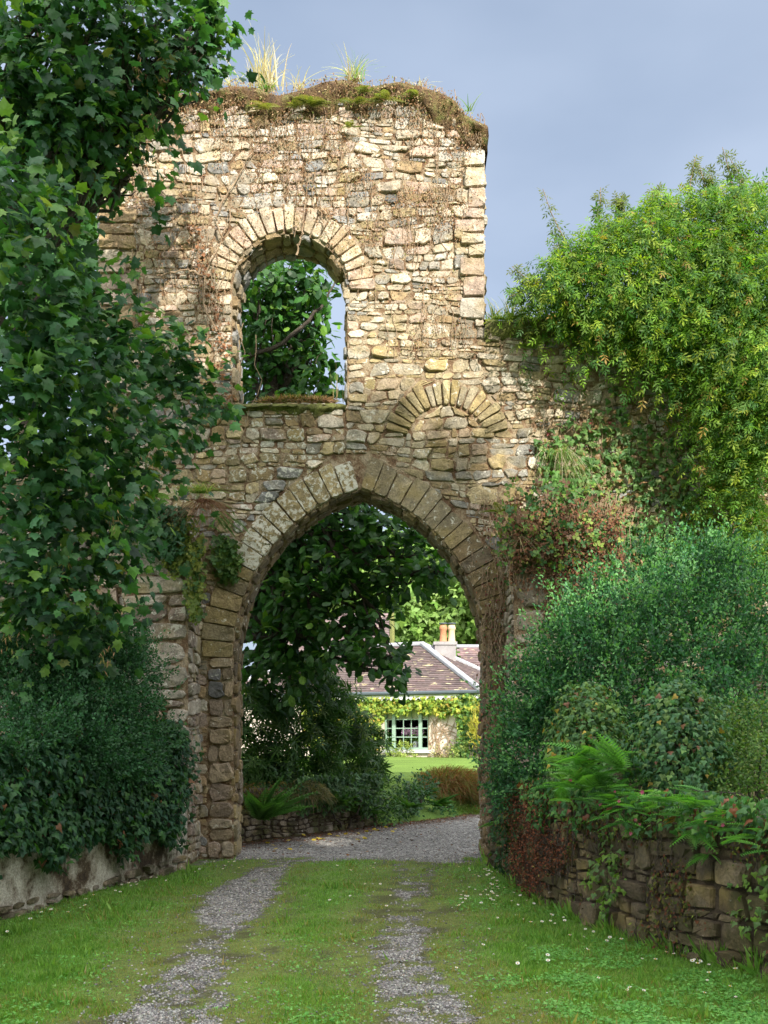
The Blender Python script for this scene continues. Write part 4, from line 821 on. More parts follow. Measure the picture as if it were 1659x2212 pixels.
# trees behind the camera (their shade falls across the drive and the lower half of the ruin)
for k, (x, y, top, r) in enumerate([(1.0, -12, 21.6, 4.2), (6.5, -13, 21.9, 4.4), (9.1, -12.5, 22.0, 3.6), (17.4, -12, 17.6, 3.8), (22.5, -13, 16.4, 4.0), (26.5, -12.5, 16.8, 4.4), (-5, -13, 21.5, 4.4), (31.5, -12.5, 19.8, 4.4)]):
    r2 = np.random.RandomState(300 + k); cl = []
    for j in range(26):
        z_ = r2.uniform(4, top - 2.0); rr_ = r * (1 - max(0, (z_ - top * .6) / (top * .55))) * r2.uniform(0, .8); a_ = r2.uniform(0, 6.28); cl.append([x + math.cos(a_) * rr_, y + math.sin(a_) * rr_ * .6, z_, 2.1, 1.6, 1.7])
    for j in range(5): cl.append([x + (j - 2) * r * .42, y + r2.uniform(-.5, .5), top - 1.5 - abs(j - 2) * .35, 1.3, 1.2, 1.4])
    names = ['nearest to the camera line', 'second', 'third', 'fourth', 'fifth', 'sixth', 'on the left', 'last on the right']
    tree('lime_tree', 'tall dense tree in the row behind the viewpoint, %s' % names[k], cl, [(x, y, -.1), (x, y, 8), (x, y, 15)], 2.6, 6, .9, TRI, .72, GREENS, [1, 1, 1, 1], 300 + k, r0=.4, nb=5, shell=.2, back=1, group='row of trees behind the viewpoint')
# box bushes
BXG = [(.032, .125, .045), (.045, .16, .055), (.026, .09, .04), (.07, .2, .055)]
def bush(name, label, cat, cl, dens, per, tw, tpl, size, pal, wts, seed, mat='leaf', stems=10, root=None, **kw):
    r2 = np.random.RandomState(seed); c0 = np.mean(np.array(cl)[:, :3], 0) if root is None else np.array(root, float); t = plant(name, label, cat, (c0[0], c0[1], ground_h(c0[0], c0[1]).item()))
    m_ = MB(); foliage(m_, r2, cl, dens, per, tw, tpl, size, pal, wts, **kw); m_.build('foliage', MATS[mat], t)
    if stems:
        m_ = MB()
        for j in range(stems):
            c = cl[j % len(cl)]; tube(m_, limb((c0[0] + r2.normal(0, .15), c0[1] + r2.normal(0, .1), ground_h(c0[0], c0[1]).item()), np.array(c[:3]) + r2.normal(0, .1, 3), 7, 0, .04, r2), np.linspace(.025, .008, 7), 5)
        m_.build('stem', MATS['bark'], t)
    return t
rb = [(1245, 1365, 11.0, 52), (1310, 1325, 11.2, 60), (1400, 1290, 11.3, 60), (1470, 1240, 11.6, 50), (1540, 1260, 11.6, 60), (1625, 1280, 11.5, 75), (1190, 1445, 10.9, 50), (1240, 1410, 10.7, 75), (1340, 1370, 10.7, 85), (1450, 1340, 10.8, 85), (1560, 1360, 10.7, 90), (1660, 1380, 10.6, 90), (1140, 1520, 10.9, 45), (1200, 1500, 10.6, 75), (1300, 1470, 10.4, 80), (1400, 1450, 10.3, 85), (1510, 1450, 10.2, 85), (1620, 1480, 10.0, 95), (1118, 1590, 11.0, 38), (1170, 1590, 10.6, 62), (1300, 1570, 10.2, 70), (1400, 1540, 10.0, 70), (1520, 1550, 9.8, 75), (1640, 1590, 9.4, 85), (1110, 1640, 10.9, 42), (1170, 1680, 10.5, 52), (1360, 1640, 10.2, 60), (1390, 1215, 11.7, 24), (1275, 1290, 11.3, 26), (1545, 1205, 11.8, 30), (1480, 1195, 11.8, 20), (1150, 1465, 11, 24), (1120, 1700, 10.9, 36), (1620, 1640, 9.2, 60)]
bush('box_bush', 'big billowing box bush with tiny blue-green leaves spilling over the right hand wall', 'bush', [clump(x, y, Y, r * .9, .42, r * .72) for x, y, Y, r in rb], 125, 24, .32, RHO, .041, BXG, [3, 3, 2, 1], 401, root=(3.0, 11.0, 0), droop=-.15, upn=.5, shell=.62, back=.2, jit=.45, stems=14, grp_var=.5, lump=.6, lf=4.6, lvar=(.4, 1.6), thk=.07, upd=.45, young=(.45, (.13, .32, .10)))  # bright tip colour paints sunlit sprig ends along with fresh growth
bush('privet_bush', 'yellow green small leaved shrub at the far right above the rubble wall', 'bush', [clump(x, y, Y, r, .35, r * .85) for x, y, Y, r in [(1560, 1620, 8.6, 62), (1610, 1560, 8.8, 50), (1640, 1650, 8.2, 60), (1540, 1690, 8.3, 40)]], 280, 13, .15, RHO, .032, [(.10, .2, .03), (.07, .15, .03), (.16, .22, .05)], [2, 2, 1], 402, upn=.6, shell=.55, back=.3, jit=.7, stems=6)
lb = [(20, 1470, 10.4, 70), (90, 1440, 10.6, 62), (160, 1450, 10.8, 60), (230, 1420, 11.0, 52), (290, 1410, 11.3, 45), (330, 1460, 11.4, 45), (345, 1530, 11.5, 42), (60, 1560, 10, 75), (150, 1540, 10.3, 70), (230, 1510, 10.6, 65), (290, 1560, 10.8, 60), (355, 1600, 11.5, 36), (200, 1620, 10.3, 55), (290, 1640, 10.8, 48), (345, 1640, 11.3, 34), (110, 1640, 10, 50), (255, 1385, 11.2, 26), (320, 1405, 11.5, 22), (30, 1610, 9.1, 40), (110, 1600, 9.7, 42), (190, 1590, 10.1, 40), (260, 1620, 10.7, 40), (320, 1650, 11.2, 34), (20, 1420, 10.4, 45)]
lb = [(x - 42 * float(sstep(200, 340, x)), y, Y, r * (.82 if x > 220 else 1)) for x, y, Y, r in lb]
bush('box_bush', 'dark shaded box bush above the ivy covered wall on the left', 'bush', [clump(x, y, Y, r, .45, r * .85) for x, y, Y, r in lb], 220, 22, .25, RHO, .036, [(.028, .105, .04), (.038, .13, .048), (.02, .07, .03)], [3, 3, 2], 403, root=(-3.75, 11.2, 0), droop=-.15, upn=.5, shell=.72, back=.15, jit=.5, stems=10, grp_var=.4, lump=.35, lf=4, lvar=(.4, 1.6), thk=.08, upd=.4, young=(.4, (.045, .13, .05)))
# long-leaved shrub beyond the arch and the lower bushes there
bb = [(560, 1540, 16.8, 80), (640, 1510, 16.8, 75), (710, 1500, 16.6, 62), (760, 1545, 16.6, 55), (800, 1590, 16.5, 42), (600, 1620, 16.6, 75), (690, 1600, 16.4, 75), (770, 1640, 16.3, 58), (820, 1650, 16.4, 28), (555, 1660, 16.4, 45), (640, 1670, 16.2, 40), (800, 1670, 16.3, 32), (690, 1450, 16.8, 36), (735, 1690, 16.1, 30)]
def wallY(px): return 12.814 / (.69 - (px - 829) / F)
bb = [(x - 12, y + 6, wallY(x) + .95 + (Y - 16.4) * .5, r * .82) for x, y, Y, r in bb]
SPIKE = multi(THIN, range(0, 360, 45), [1, .85, .95, .8, 1, .9, .85, .95], .35)
bush('oleander_shrub', 'dark shrub with whorls of long narrow leaves behind the garden wall', 'shrub', [clump(x, y, Y, r, .6, r * .9) for x, y, Y, r in bb], 17, 4, .22, SPIKE, .2, [(.03, .085, .018), (.045, .12, .02), (.09, .16, .03)], [3, 3, 1], 404, upn=.5, shell=.35, back=.6, jit=.5, stems=10)
# ---- jasmine on the curtain wall to the right
JP = [(.15, .28, .03), (.10, .21, .03), (.24, .32, .035), (.06, .16, .035), (.3, .2, .05)]
jz = [(1205, 636, 13.1, 34), (1230, 600, 13, 50), (1300, 600, 12.8, 75), (1275, 668, 13.15, 28), (1350, 672, 13.0, 56), (1400, 570, 12.8, 85), (1450, 650, 12.8, 90), (1500, 540, 12.8, 95), (1600, 540, 12.7, 100), (1560, 640, 12.6, 100), (1650, 640, 12.5, 100), (1300, 510, 13, 42), (1350, 480, 13, 40), (1420, 460, 13, 45), (1500, 450, 13, 45), (1580, 440, 13, 50), (1650, 440, 12.8, 60), (1475, 750, 12.95, 56), (1540, 760, 12.7, 90), (1640, 770, 12.5, 100), (1550, 860, 12.9, 50), (1600, 880, 12.7, 90), (1660, 900, 12.5, 80), (1590, 950, 13, 36), (1580, 980, 12.9, 40), (1655, 980, 12.6, 40), (1645, 1150, 12.8, 40), (1560, 1080, 13.05, 42), (1600, 1180, 12.9, 42), (1150, 632, 13.2, 16)]
jas = bush('climbing_jasmine', 'mass of sunlit yellow green climbing jasmine tumbling over the right hand curtain wall', 'climber', [clump(x, y + (38 if y < 600 else 12 if y < 700 else 0), Y, r * .88, .4, r * .8) for x, y, Y, r in jz], 105, 9, .3, PINN, .118, JP, [4, 3, 2.4, 3, .25], 405, 'thin_leaf', droop=.6, upn=.5, shell=.55, back=.3, jit=.5, stems=0, grp_var=.38, lump=.55, lf=4.2, lvar=(.4, 2.0))
r2 = np.random.RandomState(77); m_ = MB(); ms = MB()
for pts in [[(1240, 560), (1215, 510), (1190, 460), (1172, 408)], [(1180, 640), (1140, 605), (1105, 575)], [(1300, 520), (1295, 460), (1297, 405)], [(1350, 500), (1345, 440), (1325, 430)], [(1400, 470), (1405, 440), (1408, 425)], [(1520, 450), (1522, 400), (1508, 350)], [(1545, 440), (1540, 400), (1530, 370)], [(1620, 440), (1600, 380), (1568, 330)], [(1560, 480), (1590, 420), (1600, 390)], [(1270, 590), (1235, 545), (1205, 520)], [(1100, 640), (1130, 632), (1170, 640)], [(1250, 560), (1220, 575), (1190, 600)], [(1440, 480), (1450, 430), (1452, 445)], [(1650, 430), (1640, 400), (1630, 398)], [(1500, 470), (1490, 400), (1502, 340)], [(1590, 440), (1575, 370), (1560, 318)], [(1350, 520), (1335, 460), (1345, 420)], [(1420, 480), (1430, 430), (1412, 405)], [(1250, 600), (1215, 560), (1195, 535)]]:
    q = np.array([P(a_, b_, 12.95 + .1 * r2.rand()) for a_, b_ in pts]); t_ = np.linspace(0, len(q) - 1, 12); q = np.stack([np.interp(t_, range(len(q)), q[:, k]) for k in range(3)], 1); ms = MB(); tube(ms, q, np.linspace(.009, .004, 12), 4); ms.build('shoot', MATS['dry_stem'], jas)
    n = 60; t_ = r2.rand(n) * (len(pts) - 1) * .92 + (len(pts) - 1) * .06; idx = t_ / (len(pts) - 1) * 11; p = np.stack([np.interp(idx, range(12), q[:, k]) for k in range(3)], 1)
    tip = (t_ / (len(pts) - 1))[:, None]; cc = leafcols(r2, n, [(.08, .18, .03)], [1]) * (1 - tip) + np.array([.15, .17, .05]) * tip
    scatter(m_, PINN, p, r2.normal(0, 1, (n, 3)) + [0, 0, -.3], r2.normal(0, .4, (n, 3)) + [0, -.5, .6], .15 * (1 - .35 * tip[:, 0]), cc)
m_.build('shoot_leaves', MATS['thin_leaf'], jas)

# ---- ivy and creeper on walls
IVG = [(.03, .095, .03), (.022, .07, .03), (.05, .14, .03), (.1, .18, .04), (.22, .12, .05)]
def wall_climber(name, label, mapfn, n, us, vs_, dens, size, pal, wts, seed, mat='waxy_leaf', tpl=IVY, dr=(.02, .14), cat='climber', stems=0, down=1.0, loc=None, smat='dry_stem', slen=.7, out_=.6):
    r2 = np.random.RandomState(seed); u = r2.uniform(*us, n); v = r2.uniform(*vs_, n); k = r2.rand(n) < dens(u, v); u, v = u[k], v[k]; n = len(u)
    d = r2.uniform(dr[0], dr[1], n) * (.4 + 1.2 * fbm(u * 3, v * 3, 0, seed)); p = mapfn(u, v, d)
    nv = mapfn(u, v, d + 1) - p; ax = r2.normal(0, .6, (n, 3)) + np.array([0, 0, -down]) + nv * .15; nm = nv * 1.0 + np.array([0, 0, out_]) + r2.normal(0, .35, (n, 3))
    g = .75 + .5 * fbm(u * 2.5, v * 2.5, 0, seed + 1)[:, None]; cc = leafcols(r2, n, pal, wts) * g
    c0 = p.mean(0) if loc is None else loc; t = plant(name, label, cat, tuple(c0)); m_ = MB(); scatter(m_, tpl, p, ax, nm, size * (1 + r2.uniform(-.35, .35, n)), cc); m_.build('foliage', MATS[mat], t)
    if stems:
        m_ = MB(); pick = r2.choice(n, stems)
        for i in pick:
            L_ = slen * r2.uniform(.4, 1.4); tt = np.linspace(0, 1, 9); uu = u[i] + np.cumsum(r2.normal(0, .04, 9)) * L_; vv = np.minimum(v[i] + (tt - .5) * L_, vs_[1]); tube(m_, mapfn(uu, vv, np.full(9, dr[0] + .015) + np.abs(r2.normal(0, .01, 9))), .0045, 4, (.25, .18, .1))
        m_.build('stems', MATS[smat], t)['kind'] = 'stuff'
    return t
def blob(cu, cv, ru, rv, seed, soft=.35, fr=4):
    def f(u, v): return 1 - sstep(1 - soft, 1 + soft, np.hypot((u - cu) / ru, (v - cv) / rv) + (fbm(u * fr, v * fr, 0, seed) - .5) * .9)
    return f
def ZX(px, py, Y=Y0): return PX(px, Y), PZ(py, Y)
# left wall ivy
wall_climber('ivy', 'thick dark ivy blanket hanging over the rendered wall on the left', LW, 17000, (.0, 6.6), (.1, 1.8), lambda u, v: sstep(.1, .8, u + (v - .9) * .35) * (1 - sstep(1.45, 1.8, v + (fbm(u * 1.5, 8, 0, 9) - .5) * .7)) * sstep(.28, .44, v - .04 + (fbm(u * 2.2, 3, 0, 7) - .5) * .5 - .03 * u + .1 * (u < .6)), .075, [(.035, .10, .035), (.025, .08, .04), (.055, .15, .035), (.2, .1, .05)], [4, 4, 1.6, .12], 501, dr=(.02, .24))
# ivy mound over the wall head on the left
def dome(cx, cy, cz, rx, ry, rz):
    def f(u, v, d):
        u, v, d = np.asarray(u, float), np.asarray(v, float), np.asarray(d, float); k = 1 + .55 * (fbm(np.cos(u) * 1.7 + cx, np.sin(u) * 1.7, v * 1.6, 5) - .5); d = d + .0
        return np.stack([cx + k * (rx + d) * np.cos(v) * np.cos(u), cy + k * (ry + d) * np.cos(v) * np.sin(u), cz + k * (rz + d) * np.sin(v)], -1)
    return f
def mound(name, label, px, py, Y, r, rz, seed, n, pal, wts, size=.06, cat='ivy', core=True):
    c = P(px, py, Y); s = Y / F; D = dome(c[0], c[1], c[2], r * s, r * s * .9, rz * s)
    t = wall_climber(name, label, D, n, (-math.pi, 0.6), (-1.35, 1.5), lambda u, v: .9 + 0 * u, size, pal, wts, seed, dr=(-.04, .16), cat=cat, loc=(c[0], c[1], 0), stems=10, slen=1.2, out_=.5)
    if core:
        m_ = MB(); uu, vv = np.meshgrid(np.linspace(-math.pi, math.pi, 25), np.linspace(-1.5, 1.5, 14)); V = D(uu, vv, -.09 * np.ones_like(uu)); i = np.arange(13)[:, None] * 25; j = np.arange(24)[None]
        m_.add(V.reshape(-1, 3), [np.stack([i + j, i + j + 1, i + 26 + j, i + 25 + j], -1).reshape(-1, 4)]); m_.build('mossy_stump', MATS['dark_joint'], t, True)
    return t
VP = [(.11, .23, .07), (.08, .18, .07), (.17, .28, .07), (.42, .3, .06), (.24, .12, .07)]
mound('ivy_mound', 'rounded ivy covered stump on the wall, nearer the arch, flecked with yellow leaves', 1262, 1620, 9.3, 62, 108, 502, 5200, VP, [4, 4, 3, .3, .3], size=.045)
mound('ivy_mound', 'rounded ivy covered stump on the wall, nearer the camera beside pink flowers', 1455, 1640, 8.3, 82, 128, 503, 7000, [(.08, .19, .07), (.06, .15, .07), (.14, .24, .07), (.42, .3, .06), (.24, .12, .07)], [4, 4, 2.5, .12, .12], size=.045)
# standing stone between the mounds
m_ = MB(); c = P(1360, 1725, 8.7); s = .17
V = [(-s, -.08, -.3), (s, -.1, -.3), (s, .1, -.3), (-s, .1, -.3), (-s * .9, -.08, .2), (s * .95, -.1, .16), (s, .1, .16), (-s, .1, .2), (-s * .6, -.05, .34), (s * .5, -.07, .36), (s * .5, .08, .36), (-s * .6, .08, .34)]
m_.add(np.array(V) + c, [np.array([[0, 1, 5, 4], [1, 2, 6, 5], [2, 3, 7, 6], [3, 0, 4, 7], [4, 5, 9, 8], [5, 6, 10, 9], [6, 7, 11, 10], [7, 4, 8, 11], [8, 9, 10, 11]])], np.tile((.2, .16, .11, 0), (12, 1)))
tag(m_.build('coping_stone', MATS['damp_stone']), 'upright brown coping stone between the two ivy mounds', 'stone')
# ivy, creepers across the front of the ruin
fm = front
wall_climber('ivy', 'pale green ivy sheet spread over the sunlit wall right of the blocked arch', fm, 5200, (2.0, 5.2), (2.6, 6.3), lambda u, v: np.maximum(blob(3.35, 4.4, .75, 1.5, 3)(u, v) * .9, blob(2.5, 5.1, .45, .55, 4)(u, v)) , .085, [(.13, .24, .07), (.09, .19, .06), (.2, .28, .09), (.32, .2, .1)], [3, 3, 2, 1], 504, 'leaf', dr=(.05, .14), stems=30)
wall_climber('red_creeper', 'brown and red creeper leaves clinging to the wall between the pier and the ivy', fm, 3800, (1.9, 4.0), (2.3, 6.2), lambda u, v: blob(2.75, 3.6, .6, 1.3, 13)(u, v) * .8 + blob(2.2, 5.6, .6, .5, 14)(u, v) * .25, .05, [(.27, .17, .1), (.19, .11, .06), (.26, .07, .06), (.3, .3, .1), (.12, .2, .06)], [4, 3, 1, 1.5, 1], 505, 'leaf', dr=(.05, .12), stems=60)
wall_climber('dry_creeper', 'dried brown creeper stems and leaf scraps over the upper face of the tower', fm, 52000, (TXL, TXR), (6.6, 10.1), lambda u, v: np.clip((.12 + .55 * sstep(.42, .68, fbm(u * 1.4, v * 1.4, 0, 15))) * (v < top_z(u) - .05) * (.45 + .55 * sstep(7.6, 8.6, v)), 0, 1) * ~((np.hypot(u - WC, np.maximum(v - WZS, 0)) < WR + .05) & (v < 8.3)), .026, [(.3, .18, .1), (.22, .12, .06), (.38, .28, .17), (.2, .2, .06)], [3, 3, 2, .6], 506, 'dry_leaf', RHO, (.02, .09), stems=260, slen=.5, down=.5, loc=(-1, Y0, 8.5))
wall_climber('dry_creeper', 'reddish dead leaf fringe under the soil on top of the tower', fm, 11000, (TXL, TXR + .03), (8.9, 10.2), lambda u, v: (1 - sstep(.12, .5, top_z(u) - v + (fbm(u * 3, v * 3, 0, 16) - .5) * .3)) * (v < top_z(u) + .03), .032, [(.22, .13, .07), (.15, .09, .045), (.33, .25, .14), (.16, .18, .05)], [3, 3, 1.5, 1], 507, 'dry_leaf', RHO, (.05, .16), stems=90, slen=.3, down=.6, loc=(-1, Y0, 9.9))
wall_climber('red_creeper', 'orange brown creeper trailing down the left jamb of the upper window', fm, 1500, (-2.6, -1.95), (5.9, 8.3), lambda u, v: np.exp(-((u - np.interp(v, [5.9, 7, 8.3], [-2.05, -2.15, -2.5])) / .1) ** 2) * .5, .045, [(.3, .15, .08), (.22, .11, .06)], [1, 1], 508, 'dry_leaf', IVY, (.05, .1), stems=14, slen=1.2)
vine = plant('bare_vine', 'bare woody vine stem curling up the wall left of the upper window', 'vine', (-2.4, Y0, 6)); m_ = MB(); r2 = np.random.RandomState(9)
for pts in [[(470, 720), (440, 660), (445, 600), (480, 520), (500, 480), (500, 440)], [(445, 600), (400, 590), (350, 600), (345, 640)], [(640, 560), (655, 500), (660, 440)], [(705, 470), (690, 450), (700, 500)], [(480, 520), (470, 470), (520, 380), (560, 320)]]:
    q = np.array([fm(np.array(PX(a_, Y0)), np.array(PZ(b_, Y0)), np.array(.09)) for a_, b_ in pts]); t_ = np.linspace(0, len(q) - 1, 18); q = np.stack([np.interp(t_, range(len(q)), q[:, k]) for k in range(3)], 1) + r2.normal(0, .012, (18, 3)); m_ = MB(); tube(m_, q, np.linspace(.014, .006, 18), 6); m_.build('stem', MATS['dry_stem'], vine)
pierf = plane_map((0, 12.68, 0), (1, 0, 0), (0, -1, 0)); pierl = plane_map((0, 12.66, 0), (1, 0, 0), (0, -1, 0))
wall_climber('dry_thatch', 'thick mat of dead brown stems hanging down the front of the right hand pier', pierf, 9000, (1.55, 2.95), (2.4, 4.6), lambda u, v: sstep(2.75, 3.6, v + (fbm(u * 4, v, 0, 21) - .5) * .9 - .5 * (u < 1.95)) * (1 - sstep(4.2, 4.6, v)), .045, [(.16, .07, .04), (.22, .12, .07), (.1, .06, .035), (.2, .2, .06)], [4, 3, 3, .8], 509, 'dry_leaf', RHO, (.05, .3), stems=380, slen=.6, down=.6)
wall_climber('red_creeper', 'dark red creeper threads over the shaded right jamb of the arch', fm, 2200, (1.2, 1.6), (.6, 4.7), lambda u, v: sstep(1.25, 1.45, u) * .75 * sstep(.3, .6, fbm(u * 3, v * 3, 0, 22)) + .12, .035, [(.16, .035, .035), (.2, .08, .04), (.24, .25, .06), (.06, .11, .03)], [3, 3, 1.4, 2], 510, 'leaf', RHO, (.05, .12), stems=130, slen=.5)
wall_climber('herb_mat', 'green and yellow leafy growth crowning the right hand pier', plane_map((0, 12.9, 0), (1, 0, 0), (0, -1, 0)), 2600, (1.4, 2.9), (3.4, 4.9), lambda u, v: blob(2.1, 4.15, .7, .5, 33)(u, v), .045, [(.09, .2, .04), (.2, .28, .05), (.14, .07, .04), (.18, .11, .06), (.05, .13, .04)], [3, 2, 2, 1, 3], 511, 'leaf', CLV, (.05, .5), stems=80, slen=.4)
wall_climber('ivy', 'fresh green ivy trail hanging down beside the right hand pier', fm, 900, (2.0, 3.1), (2.8, 4.9), lambda u, v: np.exp(-((u - np.interp(v, [2.8, 3.6, 4.9], [3.0, 2.8, 2.15])) / .14) ** 2), .085, [(.12, .26, .06), (.09, .2, .05)], [1, 1], 512, 'leaf', IVY, (.25, .8), stems=6)
wall_climber('herb_mat', 'yellow green trailing weed spilling down the left hand pier', pierl, 1700, (-2.8, -2.2), (3.0, 4.4), lambda u, v: np.maximum(blob(-2.5, 3.95, .2, .35, 34)(u, v), blob(-2.33, 3.55, .12, .5, 35)(u, v)), .04, [(.14, .2, .04), (.22, .25, .05), (.06, .13, .035)], [3, 2, 2], 513, 'leaf', CLV, (.03, .15), stems=30, slen=.4)
wall_climber('herb_mat', 'round clump of green weed rooted at the springing of the arch', fm, 700, (-2.4, -1.85), (3.5, 4.3), lambda u, v: blob(-2.06, 3.9, .17, .28, 36)(u, v), .05, [(.11, .19, .04), (.06, .14, .035)], [1, 1], 514, 'leaf', CLV, (.03, .12))
wall_climber('ivy', 'small dark ivy patch at the head of the left hand pier', pierl, 900, (-3.1, -2.45), (3.7, 4.5), lambda u, v: blob(-2.75, 4.15, .3, .3, 37)(u, v), .08, [(.04, .12, .05), (.03, .09, .035)], [1, 1], 515, 'waxy_leaf', IVY, (.03, .2))
# growth over the right hand boundary wall
wall_climber('ivy', 'dark ivy curtain on the end of the rubble wall beside the arch', RW, 3600, (.35, 3.2), (.1, 1.3), lambda u, v: (1 - sstep(1.6, 2.6, u + (fbm(u * 3, v * 3, 0, 41) - .5))) * (.3 + .7 * sstep(.4, .9, v)) * sstep(.35, 1.0, u), .06, [(.035, .10, .035), (.025, .075, .03), (.10, .15, .03)], [4, 3, 1], 516, dr=(.02, .14), stems=30, smat='bark')
wall_climber('dead_bramble', 'rust brown mat of dead stems draped over the far end of the rubble wall', RW, 11000, (1.3, 4.3), (.02, 1.15), lambda u, v: blob(2.75, .6, .85, .55, 42, .25)(u, v), .026, [(.13, .045, .025), (.2, .08, .045), (.08, .035, .02), (.22, .2, .06)], [4, 3, 3, .35], 517, 'dry_leaf', RHO, (.04, .2), stems=300, slen=.3, down=.3, smat='bark')
wall_climber('ivy', 'loose ivy and herb foliage along the head of the rubble wall under the mounds', RW, 5200, (2.6, 8.4), (.7, 1.2), lambda u, v: sstep(.85, 1.02, v + (fbm(u * 2, 5, 0, 44) - .5) * .6) * (.5 + .5 * (fbm(u * 2, v * 2, 0, 45) > .42)), .055, [(.07, .19, .05), (.05, .14, .05), (.13, .26, .06), (.24, .09, .05)], [4, 3, 2, .5], 518, 'leaf', IVY, (-.1, .2), stems=60, smat='bark')
wall_climber('moss', 'dark moss and root threads sprawling over the near end of the rubble wall', RW, 11000, (3.6, 8.6), (.0, 1.1), lambda u, v: .8 * sstep(.46, .66, fbm(u * 2.3, v * 2.3, 0, 46) + .12 * (v > .75)), .03, [(.12, .05, .03), (.09, .09, .02), (.07, .1, .025), (.16, .2, .04)], [3, 3, 2, .6], 519, 'dry_leaf', RHO, (.04, .1), stems=160, slen=.22, cat='moss', smat='bark')
wall_climber('herb_mat', 'sprays of small yellow green weed leaves hanging on the rubble wall', RW, 1100, (3.8, 7), (.1, 1.0), lambda u, v: np.maximum(blob(4.5, .5, .25, .35, 47)(u, v), blob(6.2, .45, .25, .3, 48)(u, v)), .05, [(.14, .25, .04), (.09, .17, .05)], [1, 1], 520, 'leaf', IVY, (.06, .14))
# ferns
def on_wall(px, py, d=.12):
    uu = np.linspace(.2, RW.length, 600); p = RW(uu, 0 * uu, 0 * uu + d); i = np.argmin(np.abs(829 + F * p[:, 0] / p[:, 1] - px)); return np.array([p[i, 0], p[i, 1], PZ(py, p[i, 1])])
def fern(label, c, n, ln, seed, pal=((.12, .33, .05), (.16, .38, .07), (.09, .26, .05)), spread=(0, 360), up=.9, tpl=FROND, group=None, name='fern', sc=.02):
    r2 = np.random.RandomState(seed); c = np.array(c, float); t = plant(name, label, 'fern', tuple(c), group); a_ = np.radians(r2.uniform(spread[0], spread[1], n))
    ax = np.stack([np.cos(a_), np.sin(a_), up * r2.uniform(.4, 1.3, n)], 1); nm = np.stack([-np.cos(a_) * .6, -np.sin(a_) * .6, np.ones(n)], 1) + r2.normal(0, .25, (n, 3))
    m_ = MB(); scatter(m_, tpl, c + r2.normal(0, sc, (n, 3)) * [1, .5, .6], ax, nm, ln * r2.uniform(.7, 1.15, n), leafcols(r2, n, pal, [1] * len(pal), .15)); m_.build('fronds', MATS['leaf'], t); return t
fern('bright polypody fern clump between the two ivy mounds, largest on the wall', on_wall(1300, 1700) , 46, .3, 601, spread=(120, 350), sc=.16)
fern('tall fern fronds rising behind the coping stone', on_wall(1345, 1660), 12, .34, 602, spread=(90, 250), up=1.8)
fern('fern hanging on the rubble wall below the coping stone', on_wall(1365, 1745), 18, .22, 603, sc=.09, spread=(180, 330), up=.1)
fern('fern spreading under the nearer ivy mound', on_wall(1490, 1745), 18, .24, 604, sc=.1, spread=(150, 300), up=.5)
fern('small fern low on the stone face, leftmost of those on bare stones', on_wall(1370, 1785), 6, .22, 605, spread=(170, 300), up=.0)
fern('small fern low on the stone face right of the yellow fern', on_wall(1500, 1795), 8, .24, 606, spread=(190, 300), up=-.1)
fern('lowest small fern on the wall stones', on_wall(1525, 1845), 5, .18, 607, spread=(190, 300), up=-.2)
fern('yellowed fern frond cluster on the rubble wall', on_wall(1460, 1765), 5, .17, 608, ((.35, .22, .04),), (170, 280), .1)
for k, (x, y, n_, l_) in enumerate([(1240, 1690, 22, .26), (1330, 1725, 18, .2), (1400, 1735, 12, .2), (1560, 1765, 12, .22), (1620, 1800, 10, .22), (1290, 1640, 20, .3)]):
    fern('polypody fern on the rubble wall head, %s' % ['nearest the arch', 'under the largest clump', 'right of the coping stone', 'right of the nearer mound', 'closest to the viewer', 'in front of the farther mound'][k], on_wall(x, y, .16), n_, l_, 660 + k, spread=(130, 340), up=.45, sc=.08)
fern('fern sprig among the box leaves near the arch', P(1235, 1650, 9.9), 5, .3, 609, spread=(160, 230), up=.3)
fern('fern tuft on the arch jamb at knee height', P(1080, 1775, 12.4), 4, .25, 610, spread=(170, 220), up=.1)
fern('shuttlecock fern just inside the arch on the left', (-1.85, 15.3, .35), 24, .85, 611, ((.08, .2, .04), (.06, .16, .035)), (-120, 60), 1.4, FROND2)
fern('green fern tuft clinging to the wall beside the left pier', P(478, 1115, 13.2), 30, .24, 612, ((.09, .22, .05),), (-130, 60), -.5, FROND2, sc=.09)
fern('yellow green fern on top of the right hand pier', P(1085, 1110, 12.9), 8, .28, 613, ((.2, .25, .04),), (150, 320), .6)
for k, (x, y, s_) in enumerate([(672, 235, .26), (640, 240, .2), (575, 245, .22), (765, 232, .22), (830, 225, .24), (900, 215, .18), (755, 285, .16), (790, 208, .18)]):
    nb_ = ['broad tuft right of centre', 'tuft left of the broad one', 'leftmost tuft', 'tuft under the crest', 'tuft under the second crest', 'rightmost tuft', 'lowest tuft on bare stones', 'topmost tuft'][k]
    fern('yellow green fern under the tower top, ' + nb_, fm(np.array(PX(x, Y0)), np.array(PZ(y, Y0)), np.array(.1)), 12 if k == 0 else 8, s_, 620 + k, ((.2, .24, .05), (.26, .27, .08)), (170, 370), .2, group='ferns under the soil at the tower top')
for k, (x, y) in enumerate([(1150, 760), (1095, 700), (1215, 690)]):
    fern('fern on the curtain wall %s' % ['below its mossy top', 'at the foot of the tower corner', 'beside the jasmine'][k], fm(np.array(PX(x, Y0)), np.array(PZ(y, Y0)), np.array(.12)), 9, .28, 640 + k, ((.17, .26, .05),), (170, 370), .5)
